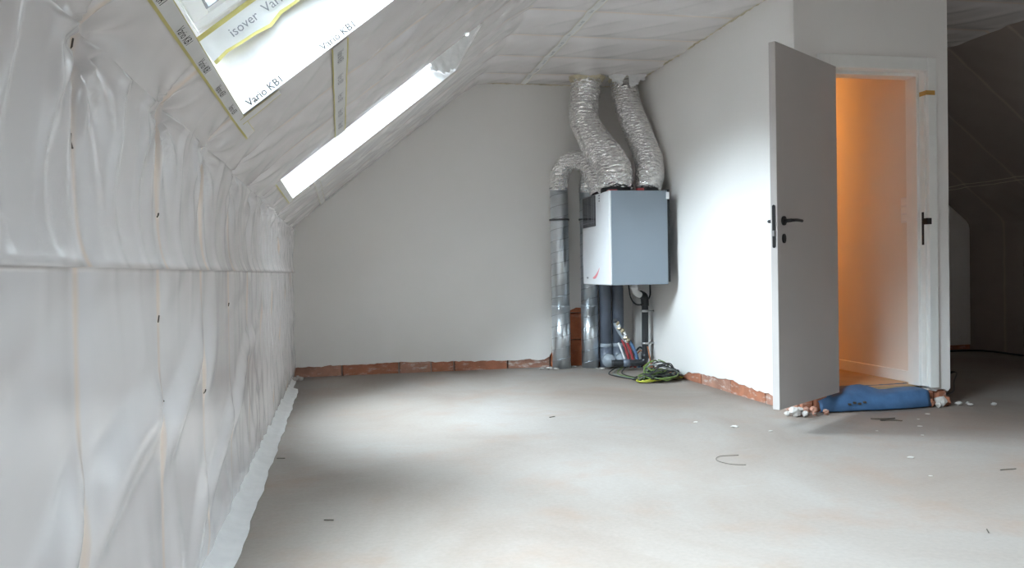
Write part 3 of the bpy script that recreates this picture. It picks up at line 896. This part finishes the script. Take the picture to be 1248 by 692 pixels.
# warm bulb deep in the closet
lamp = empty('ceiling_bulb', (3.50, 6.72, 2.56), 'warm bare bulb hanging from the closet ceiling', 'lamp')
MB().tube([(3.50, 6.72, 2.56), (3.50, 6.72, 2.535)], 0.045, 20).build('canopy', M['white_plastic'], lamp)
MB().tube([(3.50, 6.72, 2.535), (3.50, 6.72, 2.36)], 0.004, 6).build('cord', M['cable_black'], lamp)
MB().tube([(3.50, 6.72, 2.36), (3.50, 6.72, 2.30)], 0.02, 12).build('socket', M['black'], lamp)
prof = [(0.0, 0.014), (0.02, 0.018), (0.045, 0.030), (0.07, 0.033), (0.09, 0.024), (0.102, 0.006)]
MB().tube([(3.50, 6.72, 2.30 - a) for a, r in prof], lambda i, a: prof[i][1], 16).build('bulb', M['bulb'], lamp, True)
pd = bpy.data.lights.new('bulb_light', 'POINT'); pd.energy = 25.0; pd.color = (1.0, 0.43, 0.10); pd.shadow_soft_size = 0.10
po = bpy.data.objects.new('bulb_light', pd); po.location = (3.50, 6.72, 2.16); COL.objects.link(po); po.parent = lamp; po.matrix_parent_inverse = Matrix.Translation(-lamp.location)

# ------------------------------------------------------------------ ventilation unit
UX0, UX1, UY0, UY1, UZ0, UZ1 = 2.580, 3.080, 6.40, 7.15, 0.782, 1.555
unit = empty('ventilation_unit', (2.83, 6.78, UZ0), 'grey sided heat recovery ventilation unit with white front hung on the closet wall', 'ventilation unit')
MB().box((UX0 + 0.012, UY0, UZ0), (UX1, UY1, UZ1), 0.004).build('casing', M['unit_grey'], unit)
MB().box((UX0 - 0.006, UY0 - 0.002, UZ0 + 0.002), (UX0 + 0.014, UY1 + 0.002, UZ1 - 0.001), 0.005).build('front_panel', M['unit_white'], unit)
ds = MB().box((UX0 - 0.011, 6.755, 1.285), (UX0 - 0.005, 7.125, 1.550), 0.002).build('display', M['display'], unit)
for k, (ya, yb_, za, zb_) in enumerate(((6.79, 6.80, 1.30, 1.535), (6.84, 6.85, 1.30, 1.535), (6.95, 6.956, 1.30, 1.535), (6.78, 7.1, 1.315, 1.322))):
    MB().box((UX0 - 0.0125, ya, za), (UX0 - 0.0105, yb_, zb_)).build('display_line', M['display_lines'], ds)
for za in (1.535, 1.512, 1.490):
    MB().box((UX0 - 0.008, 6.635, za - 0.006), (UX0 - 0.0055, 6.665, za + 0.005)).build('indicator', M['ink_grey'], unit)
arc = [(UX0 - 0.007, 6.86 - 0.19 * t, 0.842 + 0.085 * t ** 2.2) for t in np.linspace(0, 1, 14)]
v, f = [], []
for k, p in enumerate(arc):
    h_ = 0.004 + 0.012 * math.sin(PI * k / 13)
    v += [(p[0], p[1], p[2] - h_), (p[0], p[1], p[2] + h_)]
for k in range(13): f.append((2 * k, 2 * k + 1, 2 * k + 3, 2 * k + 2))
tag(mesh('emblem', v, f, M['red_pale'], unit), 'red curved emblem')
MB().box((UX0 - 0.0075, 6.99, 0.835), (UX0 - 0.0055, 7.04, 0.850)).build('small_mark', M['ink_grey'], unit)
MB().box((UX1, UY0 + 0.006, UZ0 + 0.02), (UX1 + 0.022, UY0 + 0.05, UZ1 + 0.01), 0.002).build('mounting_rail', M['black'], unit)
MB().box((UX1, UY1 - 0.08, UZ0 + 0.02), (W, UY1 - 0.03, UZ1 - 0.01), 0.002).build('mounting_rail', M['black'], unit)
MB().box((UX1 - 0.012, UY0 - 0.004, UZ1 - 0.07), (UX1 + 0.016, UY0 + 0.03, UZ1 - 0.012), 0.002).build('bracket', M['unit_white'], unit)
for (x, y, r) in ((2.70, 6.60, 0.125), (2.985, 6.58, 0.088), (2.69, 6.98, 0.085), (2.94, 6.96, 0.085)):
    MB().tube([(x, y, UZ1 - 0.005), (x, y, UZ1 + 0.035)], r, 28).build('duct_collar', M['black'], unit)
MB().box((UX0 + 0.02, 6.46, UZ1 - 0.001), (UX0 + 0.09, 6.72, UZ1 + 0.014), 0.003).build('red_seal', M['red'], unit)
MB().box((2.83, 6.415, UZ1 - 0.001), (2.885, 6.46, UZ1 + 0.022), 0.003).build('red_seal', M['red'], unit)

# ------------------------------------------------------------------ flexible ducts
def flex(name, pts, r, label, seed, mat, pitch=0.030, m=22, ends=True, dr_=None):
    path = spline(pts, m)
    # resample evenly
    L = [0]
    for a, b in zip(path[:-1], path[1:]): L.append(L[-1] + (b - a).length)
    N = int(L[-1] / 0.0075)
    q = np.linspace(0, L[-1], N)
    A = np.array([tuple(p) for p in path])
    P = np.stack([np.interp(q, L, A[:, k]) for k in range(3)], -1)
    rs = np.random.RandomState(seed)
    seg = 48
    ph = rs.rand() * 6
    ti = q / L[-1]
    a = np.linspace(0, 2 * PI, seg, endpoint=False)
    QQ, AA = np.meshgrid(q, a, indexing='ij')
    warp = vnoise(QQ * 14, AA * 2.2, seed) * 0.5
    rid = np.abs(np.sin(PI * (QQ / pitch + warp + AA / (2 * PI)))) ** 0.7
    crumple = vnoise(QQ * 26, AA * 3.5, seed + 1) * 0.55 + vnoise(QQ * 60, AA * 7, seed + 2) * 0.45
    lump = vnoise(QQ * 6, AA * 1.2, seed + 3)
    RR = r * (0.93 + 0.085 * rid + 0.050 * crumple + 0.030 * lump)
    if dr_ is not None: RR = RR * np.interp(ti, dr_[0], dr_[1])[:, None]
    o = empty(name, tuple(pts[-1]), label, 'duct', 'silver flexible ducts above the ventilation unit')
    b = MB().tube([tuple(p) for p in P], lambda i, an: RR[i, int(round(an / (2 * PI) * seg)) % seg], seg, True)
    b.build('sleeve', mat, o, True)
    return o
flex('flexible_duct', [(2.67, 7.27, 2.70), (2.665, 7.26, 2.56), (2.635, 7.25, 2.42), (2.62, 7.18, 2.25), (2.66, 7.02, 2.06), (2.71, 6.83, 1.87), (2.725, 6.67, 1.72), (2.70, 6.60, 1.57)], 0.137,
     'thickest crumpled silver duct bending in an S from the ceiling down to the unit', 11, M['foil'], dr_=([0, .1, .4, .7, 1], [1.0, 1.0, 0.98, 1.10, 1.06]))
flex('flexible_duct', [(3.02, 7.24, 2.70), (3.015, 7.2, 2.56), (3.005, 7.10, 2.38), (3.015, 6.95, 2.18), (3.035, 6.80, 1.98), (3.04, 6.68, 1.79), (2.985, 6.58, 1.57)], 0.118,
     'crumpled silver duct beside the closet wall running from the ceiling to the unit', 21, M['foil_soft'], dr_=([0, .3, .7, .88, 1], [1.08, 1.04, 1.02, 1.05, 0.90]))
flex('flexible_duct', [(2.437, 7.44, 1.655), (2.44, 7.435, 1.74), (2.465, 7.42, 1.85), (2.54, 7.37, 1.925), (2.62, 7.28, 1.90), (2.67, 7.14, 1.80), (2.685, 7.02, 1.67), (2.69, 6.98, 1.57)], 0.090,
     'narrow arched silver duct joining a galvanised pipe to the unit', 31, M['foil'])
flex('flexible_duct', [(2.705, 7.40, 1.63), (2.708, 7.395, 1.70), (2.74, 7.36, 1.79), (2.82, 7.26, 1.835), (2.90, 7.10, 1.76), (2.935, 7.0, 1.66), (2.94, 6.96, 1.57)], 0.086,
     'short silver duct bend partly hidden behind the thick duct', 41, M['foil'])

# torn film and foam collars at the ceiling
def torn(name, cx, cy, r, label, seed):
    rs = np.random.RandomState(seed)
    v, f = [], []
    n = 60
    for k in range(n):
        a = 2 * PI * k / n
        j = rs.uniform(-1, 1, 3)
        for q, (dr2, z) in enumerate(((0.040, H - 0.001), (0.022, H - 0.018), (0.006, H - 0.032), (-0.004, H - 0.025), (-0.006, H))):
            v.append((cx + (r + dr2 + 0.008 * j[0]) * math.cos(a), min(D - .003, cy + (r + dr2 + 0.008 * j[1]) * math.sin(a)), z + 0.010 * j[2] * (0 < q < 4)))
    for k in range(n):
        for q in range(4):
            f.append((k * 5 + q, ((k + 1) % n) * 5 + q, ((k + 1) % n) * 5 + q + 1, k * 5 + q + 1))
    o = mesh(name, v, f, M['foam'], None, True)
    return tag(o, label, 'sealing foam', 'foam collars where ducts pass the ceiling')
torn('foam_collar', 2.67, 7.265, 0.135, 'ragged beige foam collar around the thickest duct at the ceiling', 1)
torn('foam_collar', 3.02, 7.235, 0.118, 'ragged beige foam collar around the duct next to the closet wall', 2)
def flapm(pts, name, label):
    rs = np.random.RandomState(len(label))
    A, B, C_, D_ = [Vector(p) for p in pts]
    v, f = [], []
    for a in range(9):
        for b in range(9):
            s, t = a / 8, b / 8
            p = (A * (1 - s) + B * s) * (1 - t) + (D_ * (1 - s) + C_ * s) * t
            v.append(p + Vector((0.012 * math.sin(a * 1.7 + b), 0.01 * math.cos(b * 2.1 + a), 0.008 * math.sin(a * 2.3))) * t)
    for a in range(8):
        for b in range(8): f.append((a * 9 + b, a * 9 + b + 1, a * 9 + 10 + b, a * 9 + 9 + b))
    o = mesh(name, v, f, M['flap'], None, True)
    return tag(o, label, 'film', 'loose film flaps by the ducts')
flapm([(2.80, 7.06, H - 0.006), (2.98, 7.04, H - 0.006), (2.93, 7.08, H - 0.10), (2.85, 7.10, H - 0.05)], 'film_flap', 'torn film flap hanging between the two ceiling ducts')
flapm([(2.98, 7.03, H - 0.006), (3.165, 7.03, H - 0.006), (3.15, 7.07, H - 0.05), (3.02, 7.06, H - 0.13)], 'film_flap', 'pointed torn film flap hanging in front of the closet side duct')

# ------------------------------------------------------------------ galvanised pipes
def galv(cx, cy, r, top, label, seed):
    o = empty('galvanised_pipe', (cx, cy, 0.0), label, 'pipe', 'spiral galvanised pipes by the gable wall')
    MB().tube([(cx, cy, z) for z in (0.57, top)], r, 40).build('upper_section', M['galv'], o, True)
    MB().tube([(cx, cy, z) for z in (0.0, 0.575)], r + 0.003, 40).build('lower_section', M['galv'], o, True)
    for nm, z, rr, h, mt in (('clamp', 1.375, r + 0.012, 0.016, M['galv_dark']), ('joint_ring', 0.575, r + 0.006, 0.010, M['galv']), ('end_ring', top - 0.008, r + 0.004, 0.014, M['galv_dark'])):
        p = [(cx, cy, z), (cx, cy, z + h * .3), (cx, cy, z + h * .7), (cx, cy, z + h)]
        b = MB().tube(p, lambda i, a: rr - (0.004 if i in (0, 3) else 0), 40); b.build(nm, mt, o, True)
    for (z0, z1, rr) in ((0.02, 0.56, r + 0.003), (0.60, top - 0.02, r)):
        N = int((z1 - z0) / 0.105 * 36)
        pts = [(cx + rr * math.cos(k / 36 * 2 * PI + seed), cy + rr * math.sin(k / 36 * 2 * PI + seed), z0 + (z1 - z0) * k / N) for k in range(N + 1)]
        MB().tube(pts, 0.0026, 5).build('spiral_seam', M['galv_seam'], o, True)
    return o
galv(2.437, 7.44, 0.083, 1.675, 'free standing spiral galvanised pipe with dark clamp under the arched duct', 0.3)
galv(2.705, 7.405, 0.077, 1.650, 'spiral galvanised pipe passing behind the unit next to the grey plastic pipes', 1.9)
MB().tube([(2.437, 7.44, 1.383), (2.437, D, 1.383)], 0.006, 8).build('wall_bracket', M['galv_dark'], bpy.data.objects['galvanised_pipe'])

# plaster crumbs at pipe foot
# ------------------------------------------------------------------ plastic drain pipes
def pvc(cx, label):
    o = empty('plastic_pipe', (cx, 7.40, 0), label, 'pipe', 'dark grey plastic pipes under the unit')
    MB().tube([(cx, 7.40, 0.0), (cx, 7.40, 1.5)], 0.056, 32).build('pipe_body', M['pvc'], o, True)
    MB().tube([(cx, 7.40, 0.185), (cx, 7.40, 0.19), (cx, 7.40, 0.215), (cx, 7.40, 0.22)], lambda i, a: 0.060 if i in (0, 3) else 0.063, 32).build('collar', M['pvc_light'], o, True)
    MB().tube([(cx, 7.40, 0.0), (cx, 7.40, 0.185)], 0.062, 32).build('socket', M['pvc'], o, True)
    e = spline([(cx, 7.38, 0.075), (cx - 0.012, 7.28, 0.078), (cx - 0.04, 7.20, 0.078)], 8)
    MB().tube(e, 0.052, 24).build('branch', M['pvc_light'], o, True)
    MB().tube([(cx - 0.033, 7.215, 0.078), (cx - 0.043, 7.185, 0.078)], 0.060, 24).build('branch_ring', M['pvc_light'], o, True)
    return o
pvc(2.858, 'dark grey plastic pipe next to the galvanised pipe below the unit')
pvc(2.980, 'dark grey plastic pipe behind the leaning pipe fittings')

cd = empty('condensate_drain', (3.09, 7.0, 0), 'black condensate drain pipe with white elbow under the unit', 'drain pipe')
el = spline([(2.965, 6.90, UZ0 - 0.003), (2.965, 6.90, 0.745), (2.985, 6.925, 0.712), (3.03, 6.965, 0.685), (3.075, 6.99, 0.672)], 8)
MB().tube(el, 0.028, 20).build('white_elbow', M['white_plastic'], cd, True)
MB().tube([(2.965, 6.90, 0.760), (2.965, 6.90, 0.735)], 0.034, 20).build('elbow_ring', M['white_plastic'], cd, True)
el = spline([(3.045, 6.975, 0.685), (3.085, 6.995, 0.67), (3.098, 7.0, 0.64), (3.10, 7.0, 0.58)], 8)
MB().tube(el, 0.036, 20).build('trap_elbow', M['pvc_black'], cd, True)
dn = spline([(3.10, 7.0, 0.62), (3.098, 7.0, 0.4), (3.095, 7.0, 0.14), (3.085, 7.002, 0.088), (3.045, 7.01, 0.072), (2.95, 7.03, 0.070), (2.80, 7.06, 0.070)], 10)
MB().tube(dn, 0.030, 20).build('pipe_body', M['pvc_black'], cd, True)
for z in (0.525, 0.235):
    MB().tube([(3.098, 7.0, z), (3.098, 7.0, z + 0.02)], 0.036, 20).build('pipe_clamp', M['steel'], cd, True)
    MB().tube([(3.12, 7.0, z + 0.01), (W, 7.0, z + 0.01)], 0.005, 8).build('clamp_stud', M['steel'], cd, True)
MB().tube([(3.096, 7.0, 0.11), (3.096, 7.0, 0.155)], 0.037, 20).build('socket', M['pvc_black'], cd, True)
MB().tube([(2.96, 7.028, 0.070), (2.90, 7.04, 0.070)], 0.036, 20).build('socket', M['pvc'], cd, True)
hp = spline([(2.93, 6.95, 0.772), (2.945, 6.94, 0.66), (3.0, 6.96, 0.60), (3.07, 6.98, 0.60), (3.145, 7.0, 0.66), (3.15, 7.0, 0.775)], 8)
o = MB().tube(hp, 0.007, 8).build('hose', M['cable_black'], cd, True)

# leaning fittings
wm = empty('pipe_fittings', (2.96, 7.15, 0), 'leaning bundle of red and blue water pipes with brass valves under the unit', 'pipe fittings')
def lean(pts, r, nm, mt, n=14): MB().tube(spline(pts, 8), r, n).build(nm, mt, wm, True)
lean([(2.995, 7.10, 0.02), (2.965, 7.13, 0.17), (2.935, 7.16, 0.27)], 0.013, 'red_pipe', M['red'])
lean([(3.02, 7.06, 0.02), (2.99, 7.09, 0.17), (2.955, 7.12, 0.27)], 0.012, 'red_pipe', M['red'])
lean([(3.055, 7.05, 0.02), (3.035, 7.08, 0.15), (2.99, 7.12, 0.265)], 0.015, 'blue_pipe', M['blue'])
lean([(2.965, 7.12, 0.03), (2.93, 7.15, 0.16), (2.905, 7.18, 0.24)], 0.009, 'white_pipe', M['white_plastic'])
lean([(2.97, 7.13, 0.255), (2.92, 7.17, 0.345), (2.885, 7.19, 0.425)], 0.024, 'valve_body', M['pvc_light'])
rv = random.Random(5)
for k in range(15):
    t = k / 14
    x = 2.965 - 0.085 * t + rv.uniform(-.014, .014); y = 7.105 + 0.045 * t + rv.uniform(-.01, .01); z = 0.255 + 0.185 * t + rv.uniform(-.008, .008)
    r = rv.uniform(.010, .019); h = rv.uniform(.010, .018)
    dx, dy, dz = [(1, -.6, .2), (.3, -.5, .9), (-.5, -.5, .6)][k % 3]
    mt = ('white_plastic', 'brass', 'galv_dark', 'brass', 'white_plastic', 'steel')[k % 6]
    MB().tube([(x - dx * h, y - dy * h, z - dz * h), (x - dx * h * .6, y - dy * h * .6, z - dz * h * .6), (x + dx * h * .6, y + dy * h * .6, z + dz * h * .6), (x + dx * h, y + dy * h, z + dz * h)], lambda i, a: r * (0.78 if i in (0, 3) else 1.0), 8).build('valve', M[mt], wm)
wr = spline([(3.03, 7.08, 0.16), (3.085, 7.10, 0.20), (3.125, 7.08, 0.15), (3.11, 7.06, 0.08), (3.07, 7.03, 0.03)], 10)
MB().tube(wr, 0.008, 8).build('loop_wire', M['cable_black'], wm, True)
wr = spline([(3.04, 7.07, 0.14), (3.09, 7.09, 0.17), (3.13, 7.06, 0.12), (3.115, 7.03, 0.03)], 10)
MB().tube(wr, 0.006, 8).build('loop_wire', M['copper_wire'], wm, True)

# ------------------------------------------------------------------ cable tangle
ct = empty('cable_tangle', (2.98, 6.33, 0), 'tangled heap of green, black and yellow cables on the floor below the unit', 'cables')
r_ = random.Random(12)
cmats = ['cable_black', 'cable_green', 'cable_black', 'cable_yellow', 'cable_grey', 'cable_green', 'cable_black']
ax = Vector((0.84, 0.35, 0))          # the heap is stretched along this way
az = Vector((-0.35, 0.84, 0)).normalized(); ax.normalize()
for k in range(30):
    big = k % 3 == 0
    c = Vector((2.965, 6.325, 0)) + ax * r_.uniform(-.05, .05) + az * r_.uniform(-.05, .05)
    a_, b_ = (r_.uniform(.16, .23), r_.uniform(.07, .12)) if big else (r_.uniform(.09, .19), r_.uniform(.04, .10))
    rot = r_.uniform(-.55, .55)
    e1 = ax * math.cos(rot) + az * math.sin(rot); e2 = az * math.cos(rot) - ax * math.sin(rot)
    base = r_.uniform(.005, .05); lift = r_.uniform(.0, .15); dirn = r_.uniform(0, 2 * PI)
    ph = r_.uniform(0, 2 * PI); turns = r_.choice((0.7, 0.9, 1.2, 1.5)); rr = r_.uniform(.0045, .0062)
    pts = []
    n = int(12 * turns)
    for i in range(n + 1):
        t = ph + 2 * PI * turns * i / n
        p = c + e1 * (a_ * math.cos(t) + .015 * math.sin(3 * t + k)) + e2 * (b_ * math.sin(t) + .012 * math.cos(4 * t + k))
        p += Vector((r_.uniform(-.012, .012), r_.uniform(-.012, .012), 0))
        edge = min(1.0, ((p - c).length / 0.22)) ** 2
        zc = base + lift * (0.5 + 0.5 * math.cos(t - dirn))
        p.z = max(rr, zc * (1 - 0.6 * edge) + r_.uniform(-.008, .008))
        p.x = min(p.x, W - 0.012)
        pts.append(p)
    MB().tube(spline(pts, 4), rr, 6).build('cable', M[cmats[k % 7]], ct, True)
for k in range(4):   # ends running left to the pipes
    e = [(2.80 + .02 * k, 6.40 - .02 * k, .006), (2.72 + .03 * k, 6.60, .006), (2.70 + .04 * k, 6.85, .006), (2.84 + 0.03 * k, 7.06, .03)]
    MB().tube(spline(e, 8), 0.005, 6).build('cable', M[('cable_black', 'cable_grey', 'cable_green', 'cable_black')[k]], ct, True)
e = spline([(3.09, 6.40, 0.05), (3.13, 6.6, 0.02), (3.11, 6.85, 0.03), (3.10, 6.95, 0.22)], 8)
MB().tube(e, 0.006, 6).build('cable', M['copper_wire'], ct, True)

# cable loops on the floor beyond the closet
lc = empty('loose_cable', (4.75, 5.3, 0), 'black cable lying in loops on the floor beyond the closet corner', 'cable')
MB().tube(spline([(4.30, 4.95, .006), (4.60, 5.02, .006), (4.90, 5.35, .03), (5.22, 5.72, .045), (5.0, 5.75, .02), (4.62, 5.62, .006), (4.45, 5.5, .006)], 10), 0.0055, 6).build('cable', M['cable_black'], lc, True)
MB().tube(spline([(5.2, 5.72, .04), (4.95, 5.62, .02), (4.6, 5.52, .006), (4.42, 5.3, .006)], 10), 0.0055, 6).build('cable', M['cable_black'], lc, True)
gc = MB().tube(spline([(5.9, 7.40, .012), (6.4, 7.36, .012), (6.85, 7.28, .012), (6.86, 6.8, .012), (6.87, 6.2, .012), (6.86, 5.6, .012)], 10), 0.010, 8).build('floor_cable', M['cable_black'], None, True)
tag(gc, 'dark cable along the foot of the film wall beyond the closet', 'cable')

# ------------------------------------------------------------------ blue foam in the doorway
v, f = [], []
NX_ = 30
top = lambda t: 0.088 + 0.040 * t * 0.4 + (0.008 * math.sin(t * 9))
rs = np.random.RandomState(3)
for i in range(NX_ + 1):
    t = i / NX_
    x = 3.325 + (4.085 - 3.325) * t
    zt = top(t) - (0.02 * max(0, 1 - t * 9))
    yf = FW - 0.045 + 0.010 * math.sin(t * 7) + (0.03 * max(0, 1 - t * 6))
    hump = 0.055 * math.exp(-((t - 0.42) / 0.17) ** 2)
    for (dy, z) in ((0.012, 0.003), (-0.012, 0.010), (0.0, zt * 0.55), (0.014, zt), (0.05, zt + 0.006 + hump * .3), (0.10, zt + 0.010 + hump), (0.17, zt + 0.006 + hump * .75), (0.22, CF + 0.004)):
        v.append((x, yf + dy, z + rs.uniform(-.0015, .0015)))
m_ = 8
for i in range(NX_):
    for k in range(m_ - 1): f.append((i * m_ + k, (i + 1) * m_ + k, (i + 1) * m_ + k + 1, i * m_ + k + 1))
bf = mesh('foam_sheet', v, f, M['blue_foam'], None, True)
so = bf.modifiers.new('thick', 'SOLIDIFY'); so.thickness = 0.006; so.offset = -1
tag(bf, 'rumpled blue foam sheet draped over the doorway step', 'foam sheet')
sb = MB()
sb.box((OX0 - 0.02, FW + 0.02, 0.0), (OX1 - 0.02, FW + 0.14, 0.095))
o = sb.build('threshold', M['mortar'], front)
stain = MB()
for k in range(4):
    x = 3.50 + 0.035 * k
    stain.box((x, FW - 0.052, 0.045 + 0.008 * (k % 2)), (x + 0.016, FW - 0.040, 0.052 + 0.008 * (k % 2) + 0.004))
stain.build('mud_spot', M['twig'], bf)

# ------------------------------------------------------------------ rubble and scraps
def chunk(name, x, y, r, mat, label, seed, flat=0.6, group='crumbs of plaster and brick on the floor'):
    rs = np.random.RandomState(seed)
    n1, n2 = 8, 6
    v = [(0, 0, -1)]
    for b in range(1, n2):
        for a in range(n1):
            th = PI * b / n2; q = 2 * PI * a / n1
            v.append((math.sin(th) * math.cos(q), math.sin(th) * math.sin(q), -math.cos(th)))
    v.append((0, 0, 1))
    v = np.array(v) * (1 + rs.uniform(-.28, .28, (len(v), 1))) * np.array([r * rs.uniform(.8, 1.3), r * rs.uniform(.8, 1.2), r * flat])
    v[:, 2] -= v[:, 2].min(); v += np.array([x, y, -0.0005])
    f = [(0, 1 + (a + 1) % n1, 1 + a) for a in range(n1)]
    for b in range(n2 - 2):
        for a in range(n1):
            f.append((1 + b * n1 + a, 1 + b * n1 + (a + 1) % n1, 1 + (b + 1) * n1 + (a + 1) % n1, 1 + (b + 1) * n1 + a))
    e = len(v) - 1
    f += [(e, 1 + (n2 - 2) * n1 + a, 1 + (n2 - 2) * n1 + (a + 1) % n1) for a in range(n1)]
    o = mesh(name, v, f, M[mat])
    return tag(o, label, 'rubble', group)
corner = 'white plaster lump on the floor at the closet corner under the door'
for i, (x, y, r) in enumerate(((3.115, 4.545, .035), (3.155, 4.575, .030), (3.165, 4.515, .022), (3.09, 4.585, .018))):
    chunk('plaster_chunk', x, y, r, 'chunk', ('largest ', 'second largest ', 'third largest ', 'smallest ')[i] + corner, 100 + i, .8, 'plaster lumps at the closet corner')
for i, (x, y, r) in enumerate(((3.205, 4.570, .024), (3.265, 4.585, .024), (3.318, 4.535, .018), (3.235, 4.525, .014))):
    chunk('brick_chunk', x, y, r, 'brick_pale', ('large broken terracotta lump nearest the closet corner beside the blue foam', 'large broken terracotta lump midway between closet corner and blue foam', 'broken terracotta lump touching the end of the blue foam', 'smallest broken terracotta lump between closet corner and blue foam')[i], 110 + i, 1.0, 'broken brick beside the blue foam')
for i, (x, y, r) in enumerate(((4.10, 4.60, .026), (4.16, 4.585, .034), (4.215, 4.60, .030), (4.13, 4.565, .018))):
    chunk('plaster_chunk' if i % 2 else 'brick_chunk', x, y, r, 'chunk' if i % 2 else 'brick', 'white plaster lump below the door frame beside the blue foam' if i % 2 else 'broken terracotta lump below the door frame beside the blue foam', 120 + i, 1.0, 'rubble below the door frame')
for i, (x, y, r) in enumerate(((4.31, 4.60, .022), (4.36, 4.56, .016), (4.40, 4.63, .014), (4.34, 4.65, .012), (4.51, 4.53, .018))):
    chunk('plaster_chunk', x, y, r, 'chunk', 'small white plaster crumb on the floor past the closet corner', 130 + i, .5, 'plaster crumbs past the closet corner')
for i, (x, y, r) in enumerate(((3.90, 4.376, .013), (3.597, 4.058, .014), (3.046, 3.417, .013), (3.74, 4.25, .008), (3.30, 4.02, .007), (2.62, 4.35, .020), (2.75, 4.18, .010), (2.47, 4.55, .012), (3.45, 3.85, .008), (2.9, 3.1, .008))):
    chunk('plaster_chunk', x, y, r, 'chunk', 'tiny pale plaster crumb on the open floor', 140 + i, .25, 'plaster crumbs on the open floor')
for i, (x, y, r) in enumerate(((2.30, 7.38, .03), (2.36, 7.35, .022), (2.24, 7.42, .02), (2.76, 7.22, .02), (2.72, 7.26, .015), (2.56, 7.45, .02))):
    chunk('plaster_chunk', x, y, r, 'chunk', 'pale mortar crumb on the floor by the galvanised pipes', 160 + i, .35, 'crumbs by the galvanised pipes')
for i, (x, y) in enumerate(((0.045, 7.40), (0.07, 7.32), (0.03, 7.30))):
    chunk('plaster_chunk', x, y, .022, 'chunk', 'grey crumb in the corner of knee wall and gable', 170 + i, .8, 'crumbs in the gable corner')

def scrap(name, pts, r, label, mat='twig', cat='scrap', group=None):
    o = MB().tube(spline(pts, 6), r, 6).build(name, M[mat], None, True)
    return tag(o, label, cat, group)
scrap('wire_offcut', [(2.30, 3.68, .004), (2.20, 3.68, .004), (2.15, 3.60, .005), (2.18, 3.52, .004), (2.24, 3.49, .004)], 0.0016, 'thin curled wire offcut on the open floor', cat='wire')
scrap('wood_splinter', [(3.48, 4.33, .006), (3.54, 4.30, .006), (3.62, 4.30, .006)], 0.0035, 'longer dark wood splinter on the floor before the blue foam', group='splinters before the blue foam')
scrap('wood_splinter', [(3.50, 4.27, .005), (3.57, 4.25, .006), (3.61, 4.22, .005)], 0.003, 'shorter dark wood splinter on the floor before the blue foam', group='splinters before the blue foam')
scrap('nail', [(0.35, 3.13, .004), (0.385, 3.12, .004)], 0.0022, 'short dark nail on the floor near the film strip', cat='nail')
scrap('wood_splinter', [(2.555, 2.39, .004), (2.575, 2.42, .004)], 0.002, 'small dark splinter alone on the bare floor')
scrap('wood_splinter', [(3.25, 3.10, .004), (3.33, 3.10, .004)], 0.002, 'brown splinter on the bare floor far from the walls')
scrap('nail', [(0.10, 4.25, .004), (0.14, 4.24, .004)], 0.002, 'tiny dark nail on the floor beside the white film strip', cat='nail')
scrap('nail', [(1.68, 4.95, .004), (1.72, 4.97, .004)], 0.0025, 'tiny dark nail in the middle of the floor', cat='nail')
